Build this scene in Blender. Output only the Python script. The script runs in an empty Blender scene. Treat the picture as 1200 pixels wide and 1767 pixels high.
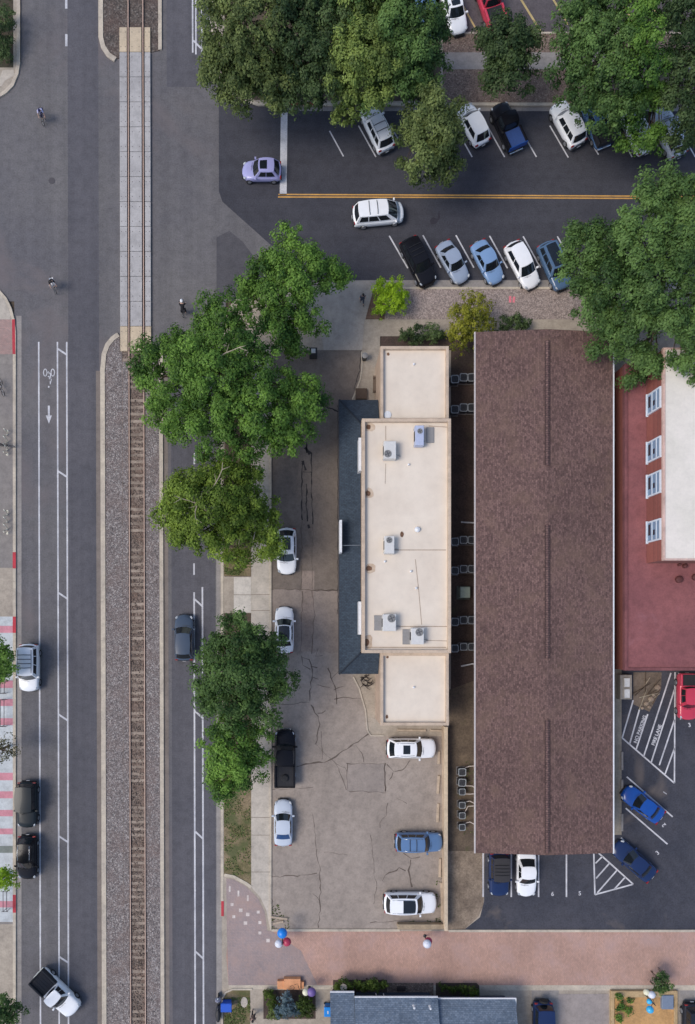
import bpy, math, random
import numpy as np
from mathutils import Vector, Matrix, noise as mnoise

# ------------------------------------------------------------------ camera, world, sun, exposure
S = bpy.context.scene
COL = S.collection
H = 66.0                      # camera height over the road, metres
PPM = 18.0                    # photograph pixels per metre at road level
cam_d = bpy.data.cameras.new('camera'); cam = bpy.data.objects.new('camera', cam_d); COL.objects.link(cam)
NAD = (527, 1090)             # the photograph is a crop: the camera hangs over this pixel and looks straight down
cam.location = ((NAD[0] - 600) / PPM, (883.5 - NAD[1]) / PPM, H); cam.rotation_euler = (0, 0, 0)
cam_d.sensor_fit = 'VERTICAL'
cam_d.angle_y = 2 * math.atan((1767 / PPM / 2) / H)
cam_d.shift_x = (600 - NAD[0]) / 1767; cam_d.shift_y = (NAD[1] - 883.5) / 1767
cam_d.clip_start = 0.5; cam_d.clip_end = 2000
S.camera = cam

SUN_EL, SUN_ROT = math.radians(53), math.radians(255)
W = bpy.data.worlds.new('World'); S.world = W; W.use_nodes = True
nt = W.node_tree; nt.nodes.clear()
sky = nt.nodes.new('ShaderNodeTexSky'); sky.sky_type = 'NISHITA'; sky.sun_disc = False
sky.sun_elevation = SUN_EL; sky.sun_rotation = SUN_ROT
sky.air_density = 1.0; sky.dust_density = 6.0; sky.ozone_density = 1.0; sky.altitude = 1500
bg = nt.nodes.new('ShaderNodeBackground'); bg.inputs['Strength'].default_value = 0.13
wo = nt.nodes.new('ShaderNodeOutputWorld')
nt.links.new(sky.outputs[0], bg.inputs[0]); nt.links.new(bg.outputs[0], wo.inputs[0])
sd = bpy.data.lights.new('sun', 'SUN'); sd.energy = 1.15; sd.angle = math.radians(26); sd.color = (1, .93, .83)
sun = bpy.data.objects.new('sun', sd); COL.objects.link(sun)
# nishita: rotation measured clockwise from +Y when seen from above
sdir = Vector((math.sin(SUN_ROT) * math.cos(SUN_EL), math.cos(SUN_ROT) * math.cos(SUN_EL), math.sin(SUN_EL)))
sun.rotation_euler = sdir.to_track_quat('Z', 'Y').to_euler()
S.view_settings.view_transform = 'Standard'; S.view_settings.look = 'None'
S.view_settings.exposure = 0.60; S.view_settings.gamma = 1; S.view_settings.use_curve_mapping = False
try:
    S.cycles.max_bounces = 6; S.cycles.diffuse_bounces = 3; S.cycles.glossy_bounces = 2
    S.cycles.transmission_bounces = 3; S.cycles.transparent_max_bounces = 4; S.cycles.use_denoising = True
except Exception: pass

R = random.Random(7)
NR = np.random.default_rng(11)

# ------------------------------------------------------------------ pixel (of the photograph) -> metres
def X(px, py, h=0.0):
    k = (H - h) / H
    return ((NAD[0] + (px - NAD[0]) * k - 600) / PPM, (883.5 - NAD[1] - (py - NAD[1]) * k) / PPM)
def XS(pts, h=0.0): return [X(a, b, h) for a, b in pts]
def sl(px, py): return (px + (py - 883) * 0.0026, py)     # the street runs a hair off vertical
def ST(pts): return XS([sl(a, b) for a, b in pts])

# ------------------------------------------------------------------ materials
_m = {}
def srgb(r, g, b):
    f = lambda c: (c / 255 / 12.92) if c / 255 <= .04045 else ((c / 255 + .055) / 1.055) ** 2.4
    return (f(r), f(g), f(b))
def new_mat(name):
    m = bpy.data.materials.new(name); m.use_nodes = True
    n = m.node_tree; b = n.nodes['Principled BSDF']
    return m, n, b
def mix(n, a, b, fac, mode='MIX'):
    x = n.nodes.new('ShaderNodeMix'); x.data_type = 'RGBA'; x.blend_type = mode
    for s, v in ((x.inputs[6], a), (x.inputs[7], b), (x.inputs[0], fac)):
        if isinstance(v, bpy.types.NodeSocket): n.links.new(v, s)
        elif isinstance(v, (int, float)): s.default_value = v
        else: s.default_value = (*v, 1)
    return x.outputs[2]
def pos(n, scale=(1, 1, 1)):
    g = n.nodes.new('ShaderNodeNewGeometry'); mp = n.nodes.new('ShaderNodeMapping')
    mp.inputs['Scale'].default_value = scale
    n.links.new(g.outputs['Position'], mp.inputs[0]); return mp.outputs[0]
def noise(n, vec, scale, detail=3, rough=.6, dist=0):
    t = n.nodes.new('ShaderNodeTexNoise'); t.inputs['Scale'].default_value = scale
    t.inputs['Detail'].default_value = detail; t.inputs['Roughness'].default_value = rough
    t.inputs['Distortion'].default_value = dist
    n.links.new(vec, t.inputs['Vector']); return t.outputs[0]
def ramp(n, f, stops):
    r = n.nodes.new('ShaderNodeValToRGB'); e = r.color_ramp.elements
    while len(e) < len(stops): e.new(.5)
    for q, (p, c) in zip(e, stops):
        q.position = p; q.color = (*c, 1) if not isinstance(c, (int, float)) else (c, c, c, 1)
    n.links.new(f, r.inputs[0]); return r.outputs[0]
def bump(n, b, h, strength, dist=.02):
    u = n.nodes.new('ShaderNodeBump'); u.inputs['Strength'].default_value = strength; u.inputs['Distance'].default_value = dist
    n.links.new(h, u.inputs['Height']); n.links.new(u.outputs[0], b.inputs['Normal'])
def grit(name, col, col2=None, speck=.35, fine=9.0, big=.18, streak=None, rough=.9, bmp=.3, stain=None, mid_amt=1.0):
    """rough mineral surface: broad patches between two colours, fine grain, optional streaks and stains"""
    if name in _m: return _m[name]
    m, n, b = new_mat(name); p = pos(n)
    col2 = col2 or tuple(c * .8 for c in col)
    patch = ramp(n, noise(n, p, big, 5, .65), [(.36, 0.0), (.64, 1.0)])
    c = mix(n, col, col2, patch)
    g = noise(n, p, fine, 3, .75)
    c = mix(n, c, ramp(n, g, [(.3, 1 - speck), (.5, 1.0), (.72, 1 + speck * .8)]), 1.0, 'MULTIPLY')
    mid = noise(n, p, 1.3, 4, .7)
    c = mix(n, c, ramp(n, mid, [(.35, 1 - .14 * mid_amt), (.5, 1.0), (.68, 1 + .1 * mid_amt)]), 1.0, 'MULTIPLY')
    if streak:
        s = noise(n, pos(n, streak), 1.0, 3, .6)
        c = mix(n, c, ramp(n, s, [(.36, .92), (.5, 1.0), (.64, 1.06)]), 1.0, 'MULTIPLY')
    if stain:
        s = noise(n, p, stain[0], 4, .65, .6)
        c = mix(n, c, stain[1], ramp(n, s, [(stain[2], 0.0), (stain[2] + .12, stain[3])]))
    n.links.new(c, b.inputs['Base Color']); b.inputs['Roughness'].default_value = rough
    if bmp: bump(n, b, g, bmp)
    _m[name] = m; return m
def plain(name, col, rough=.5, metal=0.0, coat=0.0, var=.08, sc=6.0, spec=.5):
    if name in _m: return _m[name]
    m, n, b = new_mat(name)
    f = noise(n, pos(n), sc, 3)
    n.links.new(mix(n, col, ramp(n, f, [(.3, 1 - var), (.7, 1 + var)]), 1.0, 'MULTIPLY'), b.inputs['Base Color'])
    b.inputs['Roughness'].default_value = rough; b.inputs['Metallic'].default_value = metal
    b.inputs['Coat Weight'].default_value = coat; b.inputs['Specular IOR Level'].default_value = spec
    _m[name] = m; return m
def voro(name, cols, scale, bmp=.6, patch=None, rough=.95):
    """loose stones: each cell its own colour"""
    if name in _m: return _m[name]
    m, n, b = new_mat(name); p = pos(n)
    v = n.nodes.new('ShaderNodeTexVoronoi'); v.inputs['Scale'].default_value = scale; n.links.new(p, v.inputs['Vector'])
    sp = n.nodes.new('ShaderNodeSeparateColor'); n.links.new(v.outputs['Color'], sp.inputs[0])
    k = len(cols); c = ramp(n, sp.outputs[0], [(i / (k - 1), q) for i, q in enumerate(cols)])
    c = mix(n, c, ramp(n, v.outputs['Distance'], [(.25, 1.08), (.75, .6)]), 1.0, 'MULTIPLY')
    if patch: c = mix(n, c, patch, ramp(n, noise(n, p, .35, 5, .7), [(.45, 0.0), (.7, .6)]))
    f2 = noise(n, p, 2.0, 3); c = mix(n, c, ramp(n, f2, [(.3, .85), (.7, 1.12)]), 1.0, 'MULTIPLY')
    n.links.new(c, b.inputs['Base Color']); b.inputs['Roughness'].default_value = rough
    bump(n, b, v.outputs['Distance'], bmp, .05)
    _m[name] = m; return m
def brickm(name, c1, c2, mortar, w, h, msize=.012, rot=0.0, patch=None, noise_amt=.25, bmp=.3, swap=None, bscale=.25, fsc=4.2):
    """coursed units: shingles, pavers, bricks"""
    if name in _m: return _m[name]
    m, n, b = new_mat(name)
    g = n.nodes.new('ShaderNodeNewGeometry'); mp = n.nodes.new('ShaderNodeMapping')
    mp.inputs['Rotation'].default_value = swap or (0, 0, rot)
    n.links.new(g.outputs['Position'], mp.inputs[0]); p = mp.outputs[0]
    t = n.nodes.new('ShaderNodeTexBrick'); t.inputs['Scale'].default_value = 1; t.inputs['Brick Width'].default_value = w
    t.inputs['Row Height'].default_value = h; t.inputs['Mortar Size'].default_value = msize; t.inputs['Bias'].default_value = 0
    t.inputs['Color1'].default_value = (*c1, 1); t.inputs['Color2'].default_value = (*c2, 1); t.inputs['Mortar'].default_value = (*mortar, 1)
    n.links.new(p, t.inputs['Vector'])
    c = t.outputs['Color']
    f = noise(n, p, fsc, 4, .8)
    c = mix(n, c, ramp(n, f, [(.32, 1 - noise_amt), (.5, 1.0), (.68, 1 + noise_amt)]), 1.0, 'MULTIPLY')
    f2 = noise(n, p, bscale, 4, .6)
    c = mix(n, c, ramp(n, f2, [(.35, .88), (.65, 1.1)]), 1.0, 'MULTIPLY')
    if patch: c = mix(n, c, patch, ramp(n, noise(n, p, .5, 4, .6), [(.48, 0.0), (.7, .55)]))
    n.links.new(c, b.inputs['Base Color']); b.inputs['Roughness'].default_value = .9
    bump(n, b, f, bmp, .03)
    _m[name] = m; return m
def leafm(name, dark, light, trans=.32):
    if name in _m: return _m[name]
    m, n, b = new_mat(name)
    a = n.nodes.new('ShaderNodeAttribute'); a.attribute_name = 'tint'
    c = ramp(n, a.outputs['Fac'], [(0.0, dark), (.55, tuple((x + y) / 2 for x, y in zip(dark, light))), (1.0, light)])
    n.links.new(c, b.inputs['Base Color']); b.inputs['Roughness'].default_value = .6; b.inputs['Specular IOR Level'].default_value = .3
    t = n.nodes.new('ShaderNodeBsdfTranslucent'); n.links.new(c, t.inputs[0])
    x = n.nodes.new('ShaderNodeMixShader'); x.inputs[0].default_value = trans
    n.links.new(b.outputs[0], x.inputs[1]); n.links.new(t.outputs[0], x.inputs[2])
    n.links.new(x.outputs[0], n.nodes['Material Output'].inputs[0])
    _m[name] = m; return m

# ------------------------------------------------------------------ mesh builder
class MB:
    def __init__(s): s.v = []; s.f = []
    def add(s, vs, fs):
        o = len(s.v); s.v += [tuple(v) for v in vs]; s.f += [tuple(i + o for i in f) for f in fs]; return s
    def box(s, x0, y0, z0, x1, y1, z1, rot=0.0, c=None):
        vs = [(x, y, z) for z in (z0, z1) for x, y in ((x0, y0), (x1, y0), (x1, y1), (x0, y1))]
        if rot:
            cx, cy = c or ((x0 + x1) / 2, (y0 + y1) / 2); ca, sa = math.cos(rot), math.sin(rot)
            vs = [(cx + (x - cx) * ca - (y - cy) * sa, cy + (x - cx) * sa + (y - cy) * ca, z) for x, y, z in vs]
        return s.add(vs, [(3, 2, 1, 0), (4, 5, 6, 7), (0, 1, 5, 4), (1, 2, 6, 5), (2, 3, 7, 6), (3, 0, 4, 7)])
    def bbox(s, x0, y0, z0, x1, y1, z1, b=.03):
        """box with chamfered top edges"""
        r = lambda i, z: [(x0 + i, y0 + i, z), (x1 - i, y0 + i, z), (x1 - i, y1 - i, z), (x0 + i, y1 - i, z)]
        vs = r(0, z0) + r(0, z1 - b) + r(b, z1)
        fs = [(3, 2, 1, 0), (8, 9, 10, 11)]
        for k in (0, 4):
            for i in range(4): fs.append((k + i, k + (i + 1) % 4, k + 4 + (i + 1) % 4, k + 4 + i))
        return s.add(vs, fs)
    def prism(s, poly, z0, z1):
        a = sum(p[0] * q[1] - q[0] * p[1] for p, q in zip(poly, poly[1:] + poly[:1]))
        if a < 0: poly = poly[::-1]
        n = len(poly)
        return s.add([(x, y, z0) for x, y in poly] + [(x, y, z1) for x, y in poly],
                     [tuple(range(n, 2 * n)), tuple(range(n - 1, -1, -1))] + [(i, (i + 1) % n, n + (i + 1) % n, n + i) for i in range(n)])
    def sheet(s, poly, z):
        a = sum(p[0] * q[1] - q[0] * p[1] for p, q in zip(poly, poly[1:] + poly[:1]))
        if a < 0: poly = poly[::-1]
        return s.add([(x, y, z) for x, y in poly], [tuple(range(len(poly)))])
    def ribbon(s, pts, w, z0, z1=None):
        """strip of width w along a polyline; solid when z1 is given"""
        L, Rr = [], []
        for i, p in enumerate(pts):
            a = Vector(pts[max(i - 1, 0)]); c = Vector(pts[min(i + 1, len(pts) - 1)]); d = (c - a).normalized()
            nn = Vector((-d.y, d.x)); ww = w[i] if isinstance(w, (list, tuple)) else w
            L.append(Vector(p) + nn * ww / 2); Rr.append(Vector(p) - nn * ww / 2)
        if z1 is None:
            n = len(pts)
            return s.add([(*q, z0) for q in L] + [(*q, z0) for q in Rr], [(n + i, n + i + 1, i + 1, i) for i in range(n - 1)])
        return s.prism([tuple(q) for q in L] + [tuple(q) for q in reversed(Rr)], z0, z1)
    def tube(s, pts, r, seg=8, caps=True):
        pts = [Vector(p) for p in pts]; n = len(pts); o = len(s.v); prev = None
        for i, p in enumerate(pts):
            d = (pts[min(i + 1, n - 1)] - pts[max(i - 1, 0)]).normalized()
            if prev is None: a = d.orthogonal().normalized()
            else:
                a = prev - d * prev.dot(d); a = a.normalized() if a.length > 1e-5 else d.orthogonal().normalized()
            prev = a; b = d.cross(a); rr = r[i] if isinstance(r, (list, tuple)) else r
            for k in range(seg):
                t = 2 * math.pi * k / seg; s.v.append(tuple(p + (a * math.cos(t) + b * math.sin(t)) * rr))
        for i in range(n - 1):
            for k in range(seg):
                k2 = (k + 1) % seg; s.f.append((o + i * seg + k, o + i * seg + k2, o + (i + 1) * seg + k2, o + (i + 1) * seg + k))
        if caps:
            s.f.append(tuple(o + k for k in range(seg))[::-1]); s.f.append(tuple(o + (n - 1) * seg + k for k in range(seg)))
        return s
    def lathe(s, prof, c=(0, 0, 0), seg=16, axis='z'):
        o = len(s.v); n = len(prof)
        for r, z in prof:
            for k in range(seg):
                t = 2 * math.pi * k / seg; q = (r * math.cos(t), r * math.sin(t), z)
                if axis == 'y': q = (q[0], z, q[1])
                s.v.append((q[0] + c[0], q[1] + c[1], q[2] + c[2]))
        for i in range(n - 1):
            for k in range(seg):
                k2 = (k + 1) % seg; s.f.append((o + i * seg + k, o + i * seg + k2, o + (i + 1) * seg + k2, o + (i + 1) * seg + k))
        s.f.append(tuple(o + k for k in range(seg))[::-1]); s.f.append(tuple(o + (n - 1) * seg + k for k in range(seg)))
        return s
    def ball(s, c, r, seg=12, rings=7, sq=(1, 1, 1)):
        pr = [(max(r * math.sin(math.pi * i / rings), 1e-4), -r * math.cos(math.pi * i / rings)) for i in range(rings + 1)]
        o = len(s.v); s.lathe(pr, (0, 0, 0), seg)
        s.v[o:] = [(x * sq[0] + c[0], y * sq[1] + c[1], z * sq[2] + c[2]) for x, y, z in s.v[o:]]
        return s
    def build(s, name, m, parent=None, smooth=False, world=False):
        me = bpy.data.meshes.new(name); vs = s.v
        if world and parent is not None:
            l = Vector((0, 0, 0)); q = parent
            while q is not None: l = l + q.location; q = q.parent
            vs = [(x - l.x, y - l.y, z - l.z) for x, y, z in vs]
        me.from_pydata(vs, [], s.f); me.materials.append(m)
        if smooth: me.shade_smooth()
        me.update()
        o = bpy.data.objects.new(name, me); COL.objects.link(o)
        if parent is not None: o.parent = parent
        return o
def tag(o, label, cat, group=None, kind=None):
    if label: o['label'] = label
    if cat: o['category'] = cat
    if group: o['group'] = group
    if kind: o['kind'] = kind
    return o
def thing(name, label, cat, loc=(0, 0, 0), rz=0.0, group=None):
    o = bpy.data.objects.new(name, None); COL.objects.link(o); o.location = loc; o.rotation_euler = (0, 0, rz)
    o.empty_display_size = .3
    return tag(o, label, cat, group)
def ground(name, mb, m):
    o = mb.build(name, m); o['kind'] = 'structure'; return o
def copy_tree(o, parent=None):
    c = o.copy(); COL.objects.link(c)
    if parent is not None: c.parent = parent
    for ch in [q for q in o.children if q is not c]: copy_tree(ch, c)
    return c
def arc(cx, cy, rx, ry, a0, a1, n=10):
    return [(cx + rx * math.cos(math.radians(a0 + (a1 - a0) * i / n)), cy + ry * math.sin(math.radians(a0 + (a1 - a0) * i / n))) for i in range(n + 1)]

# ------------------------------------------------------------------ ground: roads, pavements, kerbs
A_main = grit('asphalt_worn', srgb(107, 104, 103), srgb(94, 92, 95), .22, 7, .07, (1.1, .02, 1), stain=(.07, srgb(112, 103, 102), .54, .6))
A_lane = grit('asphalt_lane', srgb(91, 89, 93), srgb(82, 81, 86), .2, 7, .1, (1.3, .015, 1))
A_cross = grit('asphalt_dark', srgb(66, 66, 72), srgb(57, 57, 64), .3, 8, .12, (.05, .9, 1))
A_lot = grit('asphalt_lot_tan', srgb(157, 145, 134), srgb(145, 134, 124), .14, 6, .12, (.35, .12, 1), stain=(.3, srgb(105, 92, 82), .64, .5))
A_right = grit('asphalt_right_lot', srgb(54, 56, 65), srgb(70, 70, 77), .28, 7, .16, stain=(.14, srgb(112, 102, 95), .6, .7))
A_north = grit('asphalt_north_lot', srgb(92, 86, 88), srgb(78, 72, 74), .25, 7, .2)
CONC = grit('concrete_walk', srgb(190, 180, 166), srgb(174, 165, 152), .12, 6, .2, stain=(.5, srgb(145, 135, 122), .66, .4))
CONC_G = grit('concrete_grey', srgb(150, 144, 138), srgb(136, 131, 127), .14, 6, .2)
CONC_T = grit('concrete_tan', srgb(172, 160, 144), srgb(156, 145, 131), .14, 6, .25)
KERB = grit('kerb_concrete', srgb(196, 184, 164), srgb(176, 165, 150), .14, 6, .4, stain=(.7, srgb(135, 125, 112), .62, .5))
PAINT = grit('road_paint', srgb(208, 207, 208), srgb(180, 180, 184), .2, 9, .5)
YEL = grit('yellow_paint', srgb(214, 160, 78), srgb(190, 146, 84), .18, 9, .5)
YELP = grit('pale_yellow_paint', srgb(196, 176, 120), srgb(170, 150, 105), .2, 9, .5)
REDP = grit('red_kerb_paint', srgb(190, 62, 72), srgb(165, 60, 66), .2, 8, .5)
SOIL = grit('soil', srgb(92, 78, 64), srgb(66, 58, 46), .35, 6, .5, bmp=.6)
MULCH = grit('bark_mulch', srgb(84, 68, 60), srgb(66, 55, 48), .45, 7, .4, bmp=.7, stain=(.4, srgb(80, 76, 52), .6, .5))
DIRT = grit('tan_dirt', srgb(146, 130, 112), srgb(112, 98, 84), .35, 6, .6, bmp=.5, stain=(.6, srgb(92, 80, 68), .6, .6))
GRASS = grit('dry_turf', srgb(98, 92, 58), srgb(140, 122, 96), .4, 7, .45, bmp=.7, stain=(.5, srgb(70, 84, 42), .52, .7))
PINK_GR = voro('pink_gravel', [srgb(146, 131, 124), srgb(170, 154, 145), srgb(156, 141, 133), srgb(182, 167, 158)], 9, .2)
BROWN_GR = voro('brown_gravel', [srgb(104, 88, 78), srgb(136, 116, 104), srgb(120, 102, 92), srgb(152, 136, 120)], 9, .4)
BALLAST = voro('ballast', [srgb(92, 86, 85), srgb(150, 141, 137), srgb(114, 106, 103), srgb(132, 121, 117), srgb(176, 169, 164), srgb(106, 98, 96)], 9.5, .8, patch=srgb(122, 105, 98))
BALLAST_W = voro('ballast_rusty', [srgb(74, 64, 58), srgb(136, 120, 108), srgb(102, 88, 80), srgb(152, 137, 124), srgb(90, 78, 70)], 9, .8, patch=srgb(126, 102, 88))
PAVER = brickm('pink_pavers', srgb(190, 152, 134), srgb(172, 139, 123), srgb(158, 130, 120), .22, .11, .012, 1.57, noise_amt=.1, patch=srgb(168, 142, 136))
PAVER_G = brickm('grey_pink_pavers', srgb(164, 144, 138), srgb(150, 136, 134), srgb(140, 126, 122), .22, .11, .012, .78, noise_amt=.1, patch=srgb(166, 138, 124))
PAVER_W = brickm('rose_pavers', srgb(164, 132, 124), srgb(150, 126, 120), srgb(140, 124, 116), .22, .11, .012, 0, noise_amt=.12)

B = -900; E = 2700; FW = -2600; FE = 3900     # far limits in photograph pixels
g = MB().sheet([(-600, -600), (600, -600), (600, 600), (-600, 600)], -.08); ground('ground', g, SOIL)
ground('main_street', MB().sheet(XS([(25, B), (390, B), (390, E), (25, E)]), 0).sheet(XS([(390, 320), (540, 320), (540, 520), (390, 520)]), 0).sheet(XS([(FW, 150), (25, 150), (25, 520), (FW, 520)]), 0), A_main)
# resurfaced lane and dark cross street
ground('street_lane', MB().sheet(ST([(119, B), (172, B), (172, E), (119, E)]), .004), A_lane)
ground('street_lane', MB().sheet(ST([(290, B), (370, B), (370, 150), (290, 150)]), .004).sheet(ST([(296, 640), (371, 640), (371, E), (296, E)]), .004), A_lane)
ground('cross_street', MB().sheet(XS([(378, 150), (FE, 150), (FE, 520), (400, 520), (420, 470), (478, 432), (384, 348), (378, 330)]), .004), A_cross)
ground('asphalt_patch', MB().sheet(XS([(374, 410), (396, 398), (420, 418), (436, 440), (432, 470), (420, 500), (374, 520)]), .0045), grit('asphalt_wedge', srgb(84, 82, 85), srgb(74, 73, 77), .25, 8, .2))
# gutter pans
ground('gutter', MB().ribbon(XS([(33, 545), (33, E)]), 9 / PPM, .008).ribbon(XS([(379, 940), (380, E)]), 11 / PPM, .008)
       .ribbon(XS([(470, 490), (1300, 490), (FE, 490)]), 13 / PPM, .008).ribbon(XS([(500, 187), (FE, 189)]), 9 / PPM, .008), CONC_G)
KZ = .13
# --- north-west corner
nw_edge = [(36, B), (36, 108), (33, 128), (24, 148), (12, 162), (-4, 172), (FW, 176)]
ground('pavement_north_west', MB().prism(XS([(FW, B)] + nw_edge), -.1, .10), CONC_T)
ground('verge', MB().sheet(XS([(-300, B), (24, B), (24, 118), (-300, 118)]), .106), grit('verge_soil', srgb(56, 58, 40), srgb(78, 64, 52), .4, 6, .5, bmp=.6))
ground('kerb', MB().ribbon(XS([(x - 3 if i < 3 else x - 2, y - (2 if i > 3 else 0)) for i, (x, y) in enumerate(nw_edge)]), 6 / PPM, -.1, KZ), KERB)
ground('sidewalk', MB().sheet(XS([(6, 122), (24, 122), (26, 132), (10, 140), (4, 150), (-60, 160), (-60, 150), (0, 138)]), .106), CONC)
# --- south-west pavement with painted bands
sw_edge = [(FW, 497), (-10, 497), (2, 502), (13, 515), (21, 532), (26, 551), (28, 572), (28, E)]
ground('pavement_south_west', MB().prism(XS(sw_edge + [(FW, E)]), -.1, .11), grit('walk_grey', srgb(138, 131, 124), srgb(126, 120, 116), .12, 6, .15))
ground('kerb', MB().ribbon(XS([(x - 2, y + 2) for x, y in sw_edge[1:]]), 5 / PPM, -.1, KZ), KERB)
def wsheet(name, y0, y1, m, z=.116, x0=-400, x1=25): return ground(name, MB().sheet(XS([(x0, y0), (x1, y0), (x1, y1), (x0, y1)]), z), m)
ground('sidewalk', MB().sheet(XS([(-400, 506), (-6, 506), (4, 512), (13, 525), (19, 545), (20, 552), (-400, 552)]), .116), CONC); wsheet('paver_band', 552, 612, PAVER_W, x1=24)
wsheet('sidewalk', 980, 1064, CONC_T); 
STRW = grit('pale_paving', srgb(196, 200, 200), srgb(180, 184, 184), .1, 6, .4)
STRP = grit('pink_paving', srgb(206, 140, 150), srgb(192, 132, 140), .1, 6, .5)
STRG = grit('green_grey_paving', srgb(128, 134, 126), srgb(118, 124, 118), .1, 6, .5)
wsheet('striped_paving', 1064, 1590, STRW)
for y0, y1 in ((1080, 1092), (1174, 1187), (1206, 1218), (1239, 1251), (1333, 1346), (1365, 1377), (1397, 1408), (1429, 1439), (1554, 1565)):
    wsheet('paving_stripe', y0, y1, STRP, .120)
wsheet('paving_stripe', 1459, 1471, STRG, .120)
wsheet('sidewalk', 1594, E, CONC_T)
ground('red_kerb_paint', MB().ribbon(XS([(24.5, 552), (25.5, 612)]), 5 / PPM, KZ + .004).ribbon(XS([(26, 953), (26, 981)]), 5.5 / PPM, KZ + .004)
       .ribbon(XS([(26, 1064), (26, 1092)]), 5.5 / PPM, KZ + .004).ribbon(XS([(26, 1543), (26, 1574)]), 5.5 / PPM, KZ + .004)
       .ribbon(XS([(384.5, 1554), (384.5, 1580)]), 4.5 / PPM, KZ + .004), REDP)
# --- median with ballast
mk = [(178.5, E), (178.5, 640), (181, 612), (187, 596), (196, 585), (206, 578)]
mk2 = [(279, E), (279, 607)]
ground('median_gravel', MB().prism(ST([(178, E), (178, 640), (181, 612), (187, 596), (196, 586), (208, 580), (208, 607), (279, 607), (279, E)]), -.1, .07), BALLAST)
ground('kerb', MB().ribbon(ST(mk), 8 / PPM, -.1, KZ), KERB); ground('kerb', MB().ribbon(ST(mk2), 6.5 / PPM, -.1, KZ), KERB)
ground('gutter', MB().ribbon(ST([(286, E), (286, 620)]), 9 / PPM, .008), grit('gutter_tan', srgb(128, 118, 110), None, .15, 6, .3))
ground('gutter', MB().ribbon(ST([(170, E), (170, 640)]), 7 / PPM, .008), grit('gutter_tan', srgb(128, 118, 110)))
ground('track_bed', MB().sheet(ST([(212, 607), (263, 607), (264, E), (213, E)]), .075), BALLAST_W)
ground('track_shoulder', MB().sheet(ST([(275.5, 625), (252, 625), (252, E), (275.5, E)]), .128).sheet(ST([(213, 625), (222.6, 625), (222.6, E), (213, E)]), .128), BALLAST)
nk = [(177, B), (177, 66), (181, 82), (190, 96), (202, 104)]
ground('median_gravel', MB().prism(ST([(177, B), (177, 66), (181, 82), (190, 96), (204, 102), (210, 101), (278, 88), (278, B)]), -.1, .07),
       voro('ballast_dark', [srgb(64, 60, 56), srgb(108, 98, 90), srgb(82, 74, 68), srgb(128, 120, 112)], 6.5, .8, patch=srgb(98, 78, 70)))
ground('kerb', MB().ribbon(ST(nk), 8 / PPM, -.1, KZ), KERB); ground('kerb', MB().ribbon(ST([(279, B), (279, 87)]), 6 / PPM, -.1, KZ), KERB)
# --- north-east block
ne_edge = [(364, B), (364, 70), (368, 110), (378, 138), (396, 160), (420, 175), (446, 183), (500, 183), (FE, 186)]
ground('pavement_north_east', MB().prism(XS(ne_edge + [(FE, B)]), -.1, .10), CONC_T)
ground('kerb', MB().ribbon(XS([(x + 2 if i < 3 else x + 1, y - 2) for i, (x, y) in enumerate(ne_edge)]), 5 / PPM, -.1, KZ), KERB)
ground('red_kerb_paint', MB().ribbon(XS([(494, 181), (549, 181)]), 5 / PPM, KZ + .004), REDP)
ground('planting_bed', MB().sheet(XS([(385, B), (760, B), (760, 176), (440, 174), (405, 155), (388, 110)]), .106), SOIL)
ground('planting_bed', MB().sheet(XS([(764, 121), (FE, 121), (FE, 180), (764, 178)]), .106).sheet(XS([(764, 61), (FE, 61), (FE, 92), (764, 92)]), .106), BROWN_GR)
ground('sidewalk', MB().sheet(XS([(760, 92), (FE, 92), (FE, 121), (760, 121)]), .108), CONC_G)
ground('north_car_park', MB().sheet(XS([(640, B), (FE, B), (FE, 57), (640, 57)]), .106), A_north)
ground('kerb', MB().box(*X(764, 61), .1, *X(1500, 58), .2), KERB)
ground('parking_line', MB().ribbon(XS([(897, -2), (934, 58)]), 3.5 / PPM, .112).ribbon(XS([(950, -6), (966, 20)]), 3.5 / PPM, .112).ribbon(XS([(972, 30), (980, 44)]), 3 / PPM, .112)
       .ribbon(XS([(799, 12), (823, 55)]), 3 / PPM, .112).ribbon(XS([(1009, -6), (1048, 58)]), 3 / PPM, .112).ribbon(XS([(1064, -6), (1104, 58)]), 3 / PPM, .112).ribbon(XS([(1120, 5), (1152, 60)]), 3.5 / PPM, .112), YELP)
# --- south-east block
se_edge = [(384, E), (384, 640), (385, 585), (390, 552), (402, 526), (424, 506), (452, 498), (FE, 498)]
ground('pavement_south_east', MB().prism(XS(se_edge + [(FE, E)]), -.1, .10), CONC_T)
ground('kerb', MB().ribbon(XS([(384, 1580), (384, 640), (385, 585), (390, 552), (402, 526), (424, 506), (452, 498), (560, 498)]), 4.5 / PPM, -.1, KZ), KERB)
ground('kerb', MB().ribbon(XS([(632, 498), (FE, 498)]), 3.5 / PPM, -.1, KZ), KERB)
z1, z2, z3, z4, z5 = .104, .108, .112, .116, .120
ground('planting_strip', MB().sheet(XS([(388, 620), (434, 620), (434, 995), (388, 995)]), z1).sheet(XS([(387, 1058), (434, 1058), (434, 1300), (387, 1300)]), z1), SOIL)
ground('planting_strip', MB().sheet(XS([(387, 1300), (434, 1300), (434, 1530), (426, 1524), (404, 1512), (387, 1508)]), z1).sheet(XS([(387, 945), (433, 945), (433, 994), (387, 994)]), z2), GRASS)
ground('sidewalk', MB().sheet(XS([(434, 600), (466, 600), (466, 1600), (460, 1570), (450, 1548), (434, 1530)]), z2), CONC)
ground('sidewalk', MB().sheet(XS([(404, 996), (433.6, 996), (433.6, 1057), (404, 1057)]), z3), grit('concrete_pale', srgb(206, 198, 186), srgb(194, 187, 176), .1, 6, .3))
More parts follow.
